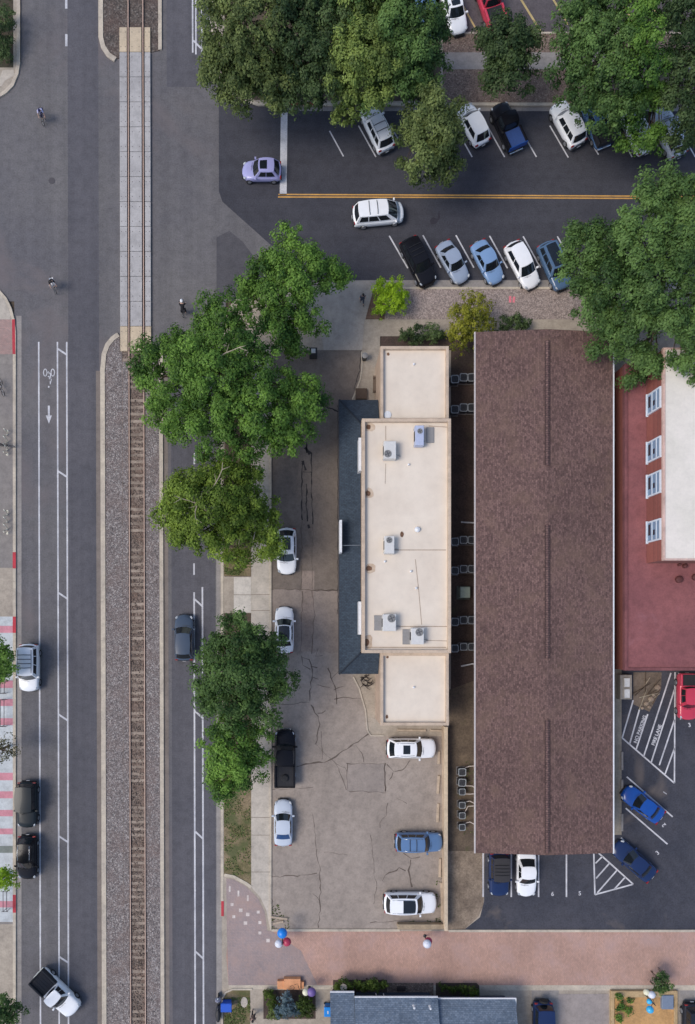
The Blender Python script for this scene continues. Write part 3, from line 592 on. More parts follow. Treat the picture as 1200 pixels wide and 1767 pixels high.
def roof_unit(x0, y0, x1, y1, fan, panel, m, label, fm=None):
    z = 5.18; a = X(x0, y1, z + .9); b = X(x1, y0, z + .9); cx, cy = (a[0] + b[0]) / 2, (a[1] + b[1]) / 2
    t = thing('rooftop_air_conditioner', label, 'air conditioner', (cx, cy, z), 0, 'rooftop units on the cream building')
    w, h_ = (b[0] - a[0]) / 2, (b[1] - a[1]) / 2
    MB().box(-w - .02, -h_ + .1, 0, w + .02, -h_ + .2, .1).box(-w - .02, h_ - .2, 0, w + .02, h_ - .1, .1).build('base_rail', GREYP, t)
    cb = MB().bbox(-w, -h_, .1, w, h_, .9, .03).build('cabinet', m, t)
    MB().box(-w - .02, -h_ * .5, .2, -w - .001, h_ * .5, .75).build('side_grille', DARK, cb)
    fc = X(*fan, z + .9); fan_top(t, (fc[0] - cx, fc[1] - cy), .9, min(w, h_) * .62, fm, plain('guard_grey', srgb(128, 128, 126), .5))
    if panel:
        pa, pb = X(panel[0], panel[3], z + .1), X(panel[2], panel[1], z + .1)
        MB().bbox(pa[0] - cx, pa[1] - cy, .01, pb[0] - cx, pb[1] - cy, .12, .02).build('walk_pad', GREYP, t)
    MB().tube([(w, -h_ * .4, .3), (w + .35, -h_ * .4, .25), (w + .45, -h_ * .5, .02)], .04, 6).build('pipe', GREYP, t)
roof_unit(663, 761, 684, 791, (669.5, 783), None, UNITG, 'white rooftop unit without a grey pad, near the north end of the cream roof')
roof_unit(717, 734, 732, 768, (725, 744), (736, 737, 749, 764), UNITB, 'bluish rooftop unit with a blue fan beside a grey pad in the roof corner', FANB)
roof_unit(664, 925, 681, 955, (672, 932), None, UNITG, 'white rooftop unit standing alone at the middle of the cream roof')
roof_unit(661, 1060, 684, 1089, (676, 1067), (646, 1062, 660, 1088), UNITG, 'white rooftop unit with grey pad, left one at the south end of the cream roof')
roof_unit(710, 1084, 732, 1112, (724, 1091), (695, 1086, 708, 1112), UNITG, 'white rooftop unit with grey pad, right one at the south end of the cream roof')

# ------------------------------------------------------------------ brown shingled building
BRSH = brickm('brown_shingle', srgb(86, 65, 61), srgb(120, 94, 87), srgb(88, 68, 63), .26, .16, .010, 1.5708, noise_amt=.42, fsc=6.5, bmp=.6, patch=srgb(114, 91, 78), bscale=.12)
he, hr = 4.6, 5.2
x0, yN = X(821, 573, he); x1, yS = X(1058, 1472, he); xr = X(945, 900, hr)[0]
bb = thing('shingled_building', 'long apartment building under a low brown shingled gable roof with white eaves', 'building', ((x0 + x1) / 2, (yN + yS) / 2, 0))
MB().box(x0 + 1.2, yS + .6, 0, x1 - 1.2, yN - .6, he - .1).build('wall', grit('brown_brick', srgb(122, 96, 84), srgb(108, 86, 76), .2, 6, .5), bb, world=True)
MB().add([(x0 + 1.2, yy, he - .1) for yy in (yS + .6,)] + [(x1 - 1.2, yS + .6, he - .1), (xr, yS + .6, hr - .12), (x0 + 1.2, yN - .6, he - .1), (x1 - 1.2, yN - .6, he - .1), (xr, yN - .6, hr - .12)], [(0, 1, 2), (5, 4, 3)]).build('gable_wall', plain('gable_board', srgb(120, 100, 88), .8), bb, world=True)
m_ = MB(); t = .1
m_.add([(x0, yS, he), (xr, yS, hr), (x1, yS, he), (x0, yN, he), (xr, yN, hr), (x1, yN, he)] + [(x, y, z - t) for x, y, z in [(x0, yS, he), (xr, yS, hr), (x1, yS, he), (x0, yN, he), (xr, yN, hr), (x1, yN, he)]],
       [(0, 1, 4, 3), (1, 2, 5, 4), (6, 9, 10, 7), (7, 10, 11, 8), (0, 3, 9, 6), (2, 8, 11, 5), (0, 6, 7, 1), (1, 7, 8, 2), (3, 4, 10, 9), (4, 5, 11, 10)])
rf = m_.build('roof', BRSH, bb, world=True)
MB().box(x0 - .10, yS - .02, he - .18, x0 - .005, yN + .02, he + .015).build('gutter', plain('eave_white', srgb(196, 188, 184), .6), bb, world=True)
MB().box(x1 + .005, yS - .02, he - .18, x1 + .12, yN + .02, he + .015).build('gutter', WHITE, bb, world=True)
RV = brickm('ridge_shingle', srgb(96, 72, 70), srgb(112, 88, 82), srgb(60, 46, 44), .3, .2, .02, noise_amt=.4)
RVD = plain('ridge_slot_dark', srgb(52, 38, 38), .9)  # dark brown for the strips along both sides of each ridge vent
for ya, yb in ((588, 803), (906, 1136), (1243, 1471)):
    a = X(945, yb, hr)[1]; b = X(945, ya, hr)[1]
    v = MB().add([(xr - .17, a, hr + .05), (xr, a, hr + .13), (xr + .17, a, hr + .05), (xr - .17, b, hr + .05), (xr, b, hr + .13), (xr + .17, b, hr + .05), (xr - .17, a, hr + .01), (xr + .17, a, hr + .01), (xr - .17, b, hr + .01), (xr + .17, b, hr + .01)],
                 [(0, 1, 4, 3), (1, 2, 5, 4), (0, 6, 7, 2, 1), (3, 4, 5, 9, 8), (6, 0, 3, 8), (2, 7, 9, 5)]).build('ridge_vent', RV, rf, world=True)
    MB().box(xr - .23, a, hr - .06, xr - .172, b, hr + .035).box(xr + .172, a, hr - .06, xr + .23, b, hr + .035).build('vent_slot', RVD, v, world=True)
DP = plain('downpipe_white', (.6, .59, .57), .5)
for py, px0 in ((900, 797), (1150, 797)):
    a = X(px0, py, .6); c = X(819, py - 3, 2.2)
    MB().tube([(a[0], a[1], .3), (c[0] + .2, c[1], .5), (x0 + 1.25, c[1], .6)], .07, 6).build('downspout', DP, bb, world=True)

# ------------------------------------------------------------------ brick building at the east edge
MARO = grit('maroon_roof', srgb(141, 87, 86), srgb(126, 77, 78), .16, 6, .2, rough=.85, bmp=.2, stain=(.35, srgb(150, 100, 104), .6, .5))
BRICK = brickm('red_brick', srgb(140, 80, 70), srgb(126, 72, 64), srgb(130, 100, 90), .24, .08, .01, swap=(math.pi / 2, 0, math.pi / 2), noise_amt=.12)
CREAM2 = grit('pale_roof', srgb(226, 218, 206), srgb(214, 208, 194), .05, 4, .2, rough=.8, bmp=.05, stain=(.35, srgb(192, 186, 170), .66, .5), mid_amt=.3)
h1, h2 = 4.5, 7.5
xa, ya = X(1078, 1157, h1); yb = X(1078, 628, h1)[1]; xb = 48
ux, uy = X(1145, 967, h2); uyN = X(1145, 600, h2)[1]
rb = thing('brick_building', 'red brick building with a maroon lower roof and a pale flat upper roof', 'building', (xa, ya, 0))
MB().box(xa + .04, ya + .04, 0, xb - .04, yb - .04, h1 - .15).build('wall', BRICK, rb, world=True)
MB().box(xa + .25, ya + .25, h1 - .15, xb - .25, yb - .25, h1).build('lower_roof', MARO, rb, world=True)
m_ = MB()
for a in ((xa, ya, xa + .25, yb), (xa + .25, ya, xb, ya + .25), (xa + .25, yb - .25, xb, yb)): m_.bbox(a[0], a[1], h1 - .4, a[2], a[3], h1 + .12, .02)
m_.build('parapet', grit('maroon_cap', srgb(126, 78, 78), srgb(104, 62, 64), .15, 6, .5), rb, world=True)
MB().box(ux + .05, uy + .05, h1 - .02, xb - .3, uyN - .05, h2 - .12).build('upper_wall', BRICK, rb, world=True)
MB().box(ux + .16, uy + .16, h2 - .12, xb - .4, uyN - .16, h2).build('upper_roof', CREAM2, rb, world=True)
m_ = MB()
for a in ((ux, uy, ux + .16, uyN), (ux + .16, uy, xb, uy + .16), (ux + .16, uyN - .16, xb, uyN)): m_.bbox(a[0], a[1], h2 - .3, a[2], a[3], h2 + .06, .02)
m_.build('upper_parapet', grit('pale_cap', srgb(206, 176, 164), srgb(190, 160, 148), .1, 6, .5), rb, world=True)
PANE = plain('window_glass', srgb(120, 146, 170), .12, 0, 0, .1); SASH = plain('sash_white', (.62, .68, .74), .45)
for pym in (687, 772, 832, 914):
    yc = X(1137, pym, 6.9)[1] + .04; hw = .92 if pym != 832 else .98
    z0, z1w = h1 + .35, h2 - .38
    w = MB().box(ux - .10, yc - hw, z0, ux + .045, yc - hw + .13, z1w).box(ux - .10, yc + hw - .13, z0, ux + .045, yc + hw, z1w).box(ux - .10, yc - hw + .13, z1w - .13, ux + .045, yc + hw - .13, z1w).build('window', SASH, rb, world=True)
    MB().box(ux - .14, yc - hw - .08, z0 - .1, ux + .045, yc + hw + .08, z0 - .002).build('sill', SASH, w, world=True)
    MB().box(ux - .015, yc - hw + .13, z0, ux + .044, yc + hw - .13, z1w - .13).build('pane', PANE, w, world=True)
    for zz_ in (z0 + .75, z0 + 1.5): MB().box(ux - .06, yc - hw + .13, zz_, ux - .016, yc + hw - .13, zz_ + .09).build('glazing_bar', SASH, w, world=True)
    for bx_ in ((yc - .3, z0 + .1, yc + hw - .25, z0 + .5), (yc - .35, z0 + .95, yc + .1, z0 + 1.25)): MB().box(ux - .03, bx_[0], bx_[1], ux - .0155, bx_[2], bx_[3]).build('blind_gap', plain('dark_glass', srgb(40, 46, 56), .1), w, world=True)
for px, py, r in ((1171, 1000, .32), (1148, 970, .0), (1181, 977, .2), (1199, 996, .3), (1171, 975, .12)):
    if r:
        c = X(px, py, h1); MB().lathe([(r, 0), (r, .25), (r * .8, .32), (r * .3, .36)], (c[0], c[1], h1), 12).build('roof_vent', plain('vent_rust', srgb(84, 44, 42), .7), rb, smooth=False, world=True)
    else:
        c = X(px, py, h1); MB().bbox(c[0] - .25, c[1] - .1, h1, c[0] + .25, c[1] + .12, h1 + .3).build('vent_box', plain('vent_pink', srgb(220, 178, 172), .7), rb, world=True)

# ------------------------------------------------------------------ house at the bottom edge
HSH = brickm('slate_blue_shingle', srgb(92, 106, 122), srgb(114, 126, 140), srgb(72, 84, 98), .3, .14, .012, noise_amt=.26)
he = 2.6
hx = X(612, 1719, he); hx2 = X(755, 1719, he); hl = X(570, 1716, he); hr_ = X(890, 1725, he)
hs = thing('bungalow', 'house with blue grey shingle roofs and white eaves south of the alley', 'house', (hx[0], hx[1], 0))
def gable(xa, xb, ye, zlow, dep, rise, nm):
    yr = ye - dep
    MB().box(xa + .3, ye - 2 * dep + .9, 0, xb - .3, ye - .95, zlow - .12).build('wall', grit('navy_siding', srgb(46, 54, 70), srgb(40, 48, 62), .12, 8, .4), hs, world=True)
    m = MB().add([(xa, ye, zlow), (xb, ye, zlow), (xb, yr, zlow + rise), (xa, yr, zlow + rise), (xb, yr - dep, zlow), (xa, yr - dep, zlow)] + [(xa, ye, zlow - .1), (xb, ye, zlow - .1), (xb, yr, zlow + rise - .1), (xa, yr, zlow + rise - .1), (xb, yr - dep, zlow - .1), (xa, yr - dep, zlow - .1)],
                 [(0, 3, 2, 1), (3, 5, 4, 2), (0, 1, 7, 6), (1, 2, 8, 7), (2, 4, 10, 8), (3, 0, 6, 9), (5, 3, 9, 11), (6, 7, 8, 9), (9, 8, 10, 11), (4, 5, 11, 10)])
    r = m.build('roof', HSH, hs, world=True)
    MB().box(xa, ye + .003, zlow - .14, xb, ye + .1, zlow + .01).build('gutter', WHITE, r, world=True)
    return r
r1 = gable(hx[0], hx2[0], hx[1], he + .25, 5.2, 2.2, 'main')
gable(hl[0], hx[0] - .01, hl[1] + .12, he - .1, 4.2, 1.8, 'west'); gable(hx2[0] + .01, hr_[0], hr_[1], he - .1, 4.6, 2.0, 'east')
MB().box(hr_[0] + .003, hr_[1] - 9, he - .2, hr_[0] + .1, hr_[1] + .1, he - .08).build('gutter', WHITE, hs, world=True)
for px, py in ((743, 1739), (715, 1738)):
    c = X(px, py, 3.8); MB().lathe([(.12, 0), (.1, .5), (.03, .55)], (c[0], c[1], 3.5), 8).build('roof_vent', WHITE, r1, world=True)
NAVY = plain('navy_trim', srgb(44, 52, 68), .7)
for px, py in ((659, 1716), (862, 1723)):
    c = X(px, py, 2.3); MB().box(c[0] - .4, c[1] - .9, 1.5, c[0] + .4, c[1] - .83, 1.6).box(c[0] - .4, c[1] - .9, .5, c[0] - .32, c[1] - .83, 1.5).box(c[0] + .32, c[1] - .9, .5, c[0] + .4, c[1] - .83, 1.5).build('window_frame', WHITE, hs, world=True)

# ------------------------------------------------------------------ trees and shrubs
def leaves(name, P, N, size, tint, m, parent=None, world=True):
    n = len(P); Rn = NR
    a = Rn.normal(size=(n, 3)); a -= N * (a * N).sum(1, keepdims=True); a /= np.linalg.norm(a, axis=1, keepdims=True) + 1e-9
    b = np.cross(N, a); s = size[:, None]
    V = np.empty((n, 4, 3)); V[:, 0] = P + a * s; V[:, 1] = P + b * s * .55 + N * s * .18; V[:, 2] = P - a * s; V[:, 3] = P - b * s * .55 + N * s * .18
    V = V.reshape(-1, 3)
    if parent is not None and world: V = V - np.array(parent.location)
    me = bpy.data.meshes.new(name); me.vertices.add(4 * n); me.vertices.foreach_set('co', V.astype(np.float32).ravel())
    me.loops.add(4 * n); me.loops.foreach_set('vertex_index', np.arange(4 * n, dtype=np.int32))
    me.polygons.add(n); me.polygons.foreach_set('loop_start', np.arange(0, 4 * n, 4, dtype=np.int32))
    try: me.polygons.foreach_set('loop_total', np.full(n, 4, dtype=np.int32))
    except Exception: pass
    at = me.attributes.new('tint', 'FLOAT', 'FACE'); at.data.foreach_set('value', np.clip(tint, 0, 1).astype(np.float32))
    me.update(calc_edges=True); me.materials.append(m)
    o = bpy.data.objects.new(name, me); COL.objects.link(o)
    if parent is not None: o.parent = parent
    return o
def crown_pts(blobs, rc, dens, leaf, lowz=-.35, droop=0.0, tint_sd=.16):
    """leaf clumps over the outside of each bough; blobs are (x, y, z, r, squash)"""
    PP, NN, SS, TT = [], [], [], []
    for bi, (cx, cy, cz, r, sq) in enumerate(blobs):
        bt = NR.normal(0, .17)
        nc = max(5, int(4.0 * (r / rc) ** 2)); d = NR.normal(size=(nc, 3)); d /= np.linalg.norm(d, axis=1, keepdims=True)
        d[:, 2] = np.where(d[:, 2] < lowz, -d[:, 2], d[:, 2])
        rad = r * NR.uniform(.42, 1.22, size=(nc, 1)); inner = NR.random(nc) < .2; rad[inner] *= .6
        C = np.array([cx, cy, cz]) + d * rad * np.array([1, 1, sq])
        keep = np.ones(nc, bool)
        for bj, (ox_, oy_, oz_, orr, osq) in enumerate(blobs):
            if bj != bi: keep &= (((C - np.array([ox_, oy_, oz_])) / np.array([1, 1, osq])) ** 2).sum(1) > (orr * .62) ** 2
        C = C[keep]; d2 = d[keep]
        for c, dd in zip(C, d2):
            rr = rc * NR.uniform(.5, 1.25); nl = max(8, int(dens * rr * rr))
            q = NR.normal(size=(nl, 3)); q /= np.linalg.norm(q, axis=1, keepdims=True)
            q[:, 2] = np.where(q[:, 2] < -.4, -q[:, 2], q[:, 2])
            u = NR.uniform(.35, 1.08, size=(nl, 1)); off = q * u * rr * np.array([1, 1, .75])
            if droop: off[:, 2] -= droop * (off[:, 0] ** 2 + off[:, 1] ** 2)
            nn = q * .9 + dd * .3 + np.array([0, 0, .3]) + NR.normal(0, .32, size=(nl, 3)); nn /= np.linalg.norm(nn, axis=1, keepdims=True)
            ct = .47 + bt + NR.normal(0, .19)
            PP.append(c + off); NN.append(nn); SS.append(leaf * NR.uniform(.6, 1.3, nl)); TT.append(ct + NR.normal(0, tint_sd, nl))
    return np.concatenate(PP), np.concatenate(NN), np.concatenate(SS), np.concatenate(TT)
BARK = grit('bark', srgb(96, 80, 66), srgb(74, 62, 52), .3, 9, .8, bmp=.5); BARKP = grit('pale_bark', srgb(176, 164, 142), srgb(150, 138, 118), .2, 9, .8)
LM = {'deep': leafm('leaf_deep_green', (0.026, 0.066, 0.016), (0.155, 0.265, 0.07)), 'mid': leafm('leaf_mid_green', (0.03, 0.086, 0.014), (0.2, 0.36, 0.058)),
      'yellow': leafm('leaf_yellow_green', (.062, .112, .012), (.285, .405, .058)), 'dark': leafm('leaf_dark', (0.022, 0.05, 0.016), (0.13, 0.195, 0.066)),
      'olive': leafm('leaf_olive', (0.045, 0.075, 0.02), (0.235, 0.295, 0.092)), 'pale': leafm('leaf_pale_olive', (0.052, 0.09, 0.02), (0.26, 0.345, 0.082)), 'lime': leafm('leaf_lime', (.16, .29, .008), (.42, .62, .03)),
      'gold': leafm('leaf_gold_green', (.10, .12, .010), (.36, .36, .04)), 'blue': leafm('leaf_blue', (.07, .12, .14), (.26, .36, .40)), 'hedge': leafm('leaf_hedge', (.030, .060, .008), (.120, .180, .025)),
      'brown': leafm('leaf_brownish', (.05, .055, .020), (.17, .16, .07))}
def tree(blobs, kind, label, name='tree', h=7.0, group=None, rc=.70, dens=270, leaf=.122, trunk=None, dead=0, droop=0.0, sq=.8, cat='tree', dead_at=None, shrink=1.05):
    """blobs: (px, py, radius px[, height]) as they look in the photograph, turned into places and sizes at their own height"""
    bs = []
    for b in blobs:
        hh = b[3] if len(b) > 3 else h; x, y = X(b[0], b[1], hh); bs.append((x, y, hh + R.uniform(-.5, .5), b[2] / PPM * (H - hh) / H * shrink, sq))
    mx = sum(b[0] for b in bs) / len(bs); my = sum(b[1] for b in bs) / len(bs)
    if trunk: mx, my = X(*trunk, 1)
    t = thing(name, label, cat, (mx, my, .05), 0, group)
    P, N, S_, T = crown_pts(bs, rc, dens, leaf, droop=droop); T = T + (P[:, 2] - P[:, 2].mean()) * .02
    leaves('crown', P, N, S_, T, LM[kind], t)
    tb = MB(); zmin = min(b[2] - b[3] * .7 for b in bs); zf = max(zmin, h * .35); r0 = max(.07, .035 * h)
    tb.tube([(mx, my, 0), (mx + .05, my, zf * .5), (mx, my + .05, zf)], [r0 * 1.25, r0, r0 * .85], 9)
    tk = tb.build('trunk', BARK, t, smooth=True, world=True)
    lb = MB()
    for x, y, z, r, _ in bs:
        mid = ((mx + x) / 2 + R.uniform(-.4, .4), (my + y) / 2 + R.uniform(-.4, .4), (zf + z) / 2)
        lb.tube([(mx, my, zf * .9), mid, (x, y, z)], [r0 * .6, r0 * .4, r0 * .18], 6)
        for k in range(5):
            a = R.uniform(0, 6.28); e = R.uniform(.1, .9); q = (x + math.cos(a) * r * .8, y + math.sin(a) * r * .8, z + e * r * .5)
            lb.tube([mid, ((mid[0] + q[0]) / 2, (mid[1] + q[1]) / 2, (mid[2] + q[2]) / 2 + .2), q], [r0 * .25, r0 * .15, r0 * .04], 5)
    lb.build('limbs', BARK, tk, smooth=True, world=True)
    if dead:
        x, y, z, r, _ = max(bs, key=lambda b: b[2] + b[3])
        for k in range(dead):
            db = MB()
            a = R.uniform(0, 6.28); p = Vector((x + R.uniform(-.4, .4) * r, y + R.uniform(-.4, .4) * r, z + r * .5))
            if dead_at and k % 3: q_ = X(dead_at[0] + R.uniform(-18, 14), dead_at[1] + R.uniform(-22, 16), 6.3); p = Vector((*q_, R.uniform(5.4, 6.6)))
            pts = [tuple(p)]
            for j in range(5):
                a += R.uniform(-.4, .4); p = p + Vector((math.cos(a) * .55, math.sin(a) * .55, .17)); pts.append(tuple(p))
                if j in (1, 3):
                    a2 = a + R.choice((-.8, .8)); q = p + Vector((math.cos(a2) * .7, math.sin(a2) * .7, .15)); db.tube([tuple(p), tuple(q)], [.03, .012], 5)
            db.tube(pts, [.06, .05, .045, .04, .03, .015], 5)
            db.build('bare_twig', BARKP, tk, world=True)
    return t
def shrub(blobs, kind, label, name='shrub', group=None, rc=.3, dens=420, leaf=.085, h=.7, sq=.9, stem=True, cat='shrub'):
    bs = []
    for b in blobs:
        hh = b[3] if len(b) > 3 else h; x, y = X(b[0], b[1], hh); bs.append((x, y, hh, b[2] / PPM * (H - hh) / H, sq))
    mx = sum(b[0] for b in bs) / len(bs); my = sum(b[1] for b in bs) / len(bs)
    t = thing(name, label, cat, (mx, my, .1), 0, group)
    P, N, S_, T = crown_pts(bs, rc, dens, leaf, lowz=-.1); P[:, 2] = np.maximum(P[:, 2], .14)
    leaves('foliage', P, N, S_, T, LM[kind], t)
    st = MB()
    for x, y, z, r, _ in bs:
        for k in range(3): st.tube([(x + R.uniform(-.1, .1), y + R.uniform(-.1, .1), .08), (x + R.uniform(-.5, .5) * r, y + R.uniform(-.5, .5) * r, z + r * .4)], [.03, .012], 5)
    st.build('stems', BARK, t, world=True)
    return t
SG = 'street trees beside the main street'
tree([(388, 560, 46), (346, 600, 44, 7), (300, 615, 38, 6.5), (275, 625, 40, 6), (365, 640, 62, 9), (305, 690, 55, 7), (430, 620, 55, 8.5), (440, 700, 60, 8), (370, 725, 56, 7.5), (510, 690, 52, 7), (490, 755, 38, 6), (425, 770, 38, 6), (530, 700, 32, 6), (255, 650, 20, 5), (290, 735, 25, 5.5)],
     'mid', 'very wide green tree spreading from the tan car park over the street to the railway', h=7.5, group=SG, trunk=(410, 660), dead=1)
tree([(500, 440, 36, 6.5), (460, 470, 34, 6), (540, 470, 40, 6.5), (575, 480, 28, 5.5), (505, 500, 48, 7.5), (435, 505, 28, 5), (480, 550, 42, 7), (520, 560, 34, 6), (500, 590, 28, 5.5), (430, 520, 20, 4.5)],
     'mid', 'round green tree at the driveway corner beside the dark cross street', h=6.5, group=SG, trunk=(490, 525))
tree([(330, 850, 44, 6.5), (300, 880, 36, 5.5), (370, 870, 52, 7.5), (420, 880, 46, 6.5), (350, 920, 40, 6), (400, 920, 42, 5.5), (450, 900, 34, 5.2), (455, 935, 30, 4.8), (310, 920, 26, 5), (370, 815, 28, 6), (425, 830, 30, 5.5), (395, 850, 40, 7), (330, 895, 40, 6), (380, 935, 30, 5), (465, 910, 24, 5)],
     'yellow', 'yellow green tree with bare pale twigs overhanging the northbound lane', h=6.5, group=SG, trunk=(405, 900), dead=8, dead_at=(428, 915))
tree([(378, 1114, 32, 6), (420, 1110, 46, 7), (465, 1130, 40, 6), (372, 1162, 34, 6), (420, 1170, 52, 7.5), (475, 1175, 34, 5.5), (370, 1210, 40, 6), (430, 1225, 46, 6.5), (400, 1140, 40, 7.5)],
     'deep', 'dark green tree beside the sidewalk, covering the tail of a white sedan', h=6.5, group=SG, trunk=(412, 1165))
tree([(395, 1275, 38, 6), (435, 1280, 30, 5.5), (390, 1320, 36, 6), (430, 1310, 32, 5.5), (385, 1352, 26, 5), (415, 1340, 24, 5)],
     'mid', 'smaller bright green tree beside the black pickup', h=5.8, group=SG, trunk=(412, 1310))
NGp = 'trees massed along the north side of the cross street'
tree([(390, 40, 45, 8), (430, 90, 48, 8), (375, 110, 34, 6.5), (440, 30, 46, 9), (365, 70, 26, 6), (372, 125, 28, 5.5), (400, 165, 26, 5), (450, 60, 44, 8.5), (470, 130, 42, 7), (420, 150, 38, 6), (470, 165, 28, 5.5)], 'olive', 'olive green tree over the kerb corner, leftmost of the northern tree mass', h=7.5, group=NGp, droop=.15, trunk=(425, 95))
tree([(500, 60, 46, 8), (540, 30, 48, 8), (530, 100, 46, 7.5), (560, 140, 42, 6.5), (500, 10, 44, 8), (520, 150, 36, 6), (545, 172, 20, 5), (490, 110, 44, 7), (575, 60, 44, 8), (580, 110, 40, 7), (505, 172, 24, 5)], 'dark', 'dark grey green tree behind the red painted kerb', h=7.5, group=NGp, droop=.15, trunk=(530, 90))
tree([(620, 85, 42, 9), (600, 120, 36, 8), (650, 110, 40, 8), (620, 50, 42, 8), (640, 150, 36, 6.5), (600, 165, 28, 6)], 'pale', 'paler yellowish tree standing in the middle of the northern tree mass', h=8, group=NGp, droop=.12, trunk=(620, 105))
tree([(600, 10, 50, 8), (670, 15, 50, 8.5), (720, 40, 44, 8), (700, 90, 46, 8), (740, 80, 36, 7), (690, 140, 42, 6.5), (735, 130, 36, 6), (655, 158, 28, 6), (655, 60, 46, 8), (670, 105, 40, 7.5), (720, 165, 32, 6), (745, 45, 30, 7)], 'deep', 'large green tree at the right end of the northern tree mass', h=7.5, group=NGp, droop=.12, dead=2, trunk=(690, 70))
tree([(735, 200, 38, 7.5), (715, 240, 36, 6.5), (755, 240, 38, 7), (735, 275, 38, 6.5), (765, 285, 28, 5.5), (715, 290, 26, 5.5), (770, 210, 24, 6)], 'olive', 'pale feathery tree hanging over the parking bays beside the white hatchback', h=6.5, group=NGp, droop=.12, trunk=(735, 190), leaf=.13)
tree([(590, 212, 20, 4.5), (618, 190, 15, 5), (604, 195, 18, 5)], 'pale', 'small light green bough tree at the kerb over the roof racked white car', h=4.8, group=NGp, trunk=(610, 178), rc=.5)
tree([(875, 75, 38, 6.5), (855, 110, 36, 6), (895, 115, 36, 6), (870, 145, 32, 5.5), (845, 75, 24, 5.5), (900, 75, 26, 5.5)], 'dark', 'compact dark tree alone between the two lots of parked cars', h=6, group=NGp, trunk=(872, 112))
tree([(1000, 40, 48, 7.5), (985, 110, 42, 6.5), (1040, 90, 50, 8), (1030, 30, 44, 7.5), (1020, 160, 42, 6.5), (1050, 190, 42, 6), (975, 140, 28, 5.5), (1075, 150, 44, 7)], 'deep', 'broad dark green tree shading the blue pickup', h=7, group=NGp, trunk=(1030, 105))
tree([(1090, 60, 50, 8), (1100, 20, 46, 8), (1110, 120, 46, 7.5), (1130, 170, 34, 6), (1080, 205, 24, 5), (1100, 165, 34, 6), (1120, 235, 14, 4.6), (1100, 245, 24, 4.6), (1125, 235, 30, 5), (1075, 195, 32, 5.5), (1075, 250, 12, 4.4)], 'mid', 'green tree over the leaf dappled white car', h=7.3, group=NGp, trunk=(1105, 105), shrink=.84)
tree([(1165, 50, 56, 8), (1190, 110, 50, 7.5), (1160, 130, 46, 7), (1190, 190, 46, 6.5), (1190, 238, 36, 5.8), (1215, 20, 50, 8), (1150, 5, 40, 7), (1150, 185, 28, 6), (1165, 245, 24, 5)], 'dark', 'dark tree at the right edge over the roof racked wagon', h=7.3, group=NGp, trunk=(1180, 110), shrink=.8)
tree([(1116, 352, 40, 9), (1160, 338, 42, 8.5), (1198, 352, 48, 9), (1054, 414, 40, 8), (1110, 410, 60, 10.5), (1180, 430, 58, 10.5), (1015, 440, 44, 7), (1060, 470, 54, 9), (1130, 490, 60, 10.5), (1195, 510, 52, 9.5), (1010, 500, 40, 7), (1040, 540, 50, 7.5), (1100, 560, 52, 8.5), (1165, 570, 54, 9), (1050, 590, 36, 6.5), (1110, 625, 38, 6.5), (1180, 620, 36, 7.5), (1210, 640, 30, 7.5), (1095, 655, 22, 5.5), (1005, 395, 24, 6.5), (990, 460, 26, 6)],
     'deep', 'huge rounded green tree covering the east end of the cross street', h=9, trunk=(1105, 540), rc=.8, leaf=.13, shrink=.94)
WG = 'small trees in the western pavement'
tree([(8, 1125, 20, 3.2), (14, 1148, 20, 3.4), (4, 1160, 18, 3)], 'mid', 'small bright green tree beside the white roof racked wagon', h=4, group=WG, rc=.45, leaf=.11, trunk=(6, 1142))
tree([(8, 1288, 18, 3.2), (22, 1292, 12, 3), (4, 1300, 14, 3)], 'brown', 'thin brownish tree in a square pit of the striped pavement', h=3.2, group=WG, rc=.4, leaf=.1, dens=110, trunk=(8, 1290))
tree([(8, 1505, 16, 3.6), (15, 1520, 14, 3.6), (2, 1518, 15, 3.6)], 'lime', 'small lime green tree next to the black hatchback', h=3.6, group=WG, rc=.4, leaf=.1, trunk=(6, 1513))
tree([(5, 1735, 26, 4.2), (22, 1740, 20, 4), (10, 1762, 24, 4)], 'deep', 'dark green tree at the lower left corner of the pavement', h=4, group=WG, rc=.45, leaf=.11, trunk=(5, 1748))
shrub([(6, 30, 18, 1.2), (2, 70, 20, 1.2), (12, 95, 12, .9)], 'dark', 'dark low shrubs on the verge at the top left corner', rc=.4)
shrub([(660, 503, 18, 1.4), (682, 500, 20, 1.5), (672, 522, 24, 1.7), (660, 535, 16, 1.3), (686, 530, 18, 1.4), (690, 512, 14, 1.3)], 'lime', 'bright lime green bush in red mulch beside the driveway', rc=.34)
tree([(815, 535, 28, 3.2), (795, 560, 26, 3), (830, 560, 24, 3), (800, 585, 22, 2.6), (825, 530, 18, 3), (782, 575, 14, 2.4)], 'gold', 'golden green small tree at the north end of the gap between buildings', h=3, rc=.42, leaf=.1, trunk=(808, 560))
shrub([(700, 583, 14, .9), (722, 578, 16, 1), (744, 576, 16, 1.1), (760, 580, 12, 1)], 'dark', 'dark spreading bush against the north wall of the cream building', rc=.3)
shrub([(870, 560, 12, 1), (890, 556, 14, 1.1), (905, 562, 12, .9), (862, 572, 9, .8)], 'dark', 'dark bush beside the brown roof eave, right of the golden tree', rc=.28)
shrub([(585, 1700, 10, 1), (600, 1699, 11, 1), (618, 1698, 11, 1), (634, 1697, 12, 1.1), (650, 1697, 12, 1.1), (662, 1699, 9, 1)], 'hedge', 'clipped green hedge along the alley in front of the house', name='hedge', cat='hedge', rc=.28)
shrub([(800, 1707, 10, .6), (815, 1712, 11, .6), (780, 1706, 8, .5), (765, 1703, 7, .5)], 'hedge', 'low green planting in the curved bed before the east gable', rc=.22)
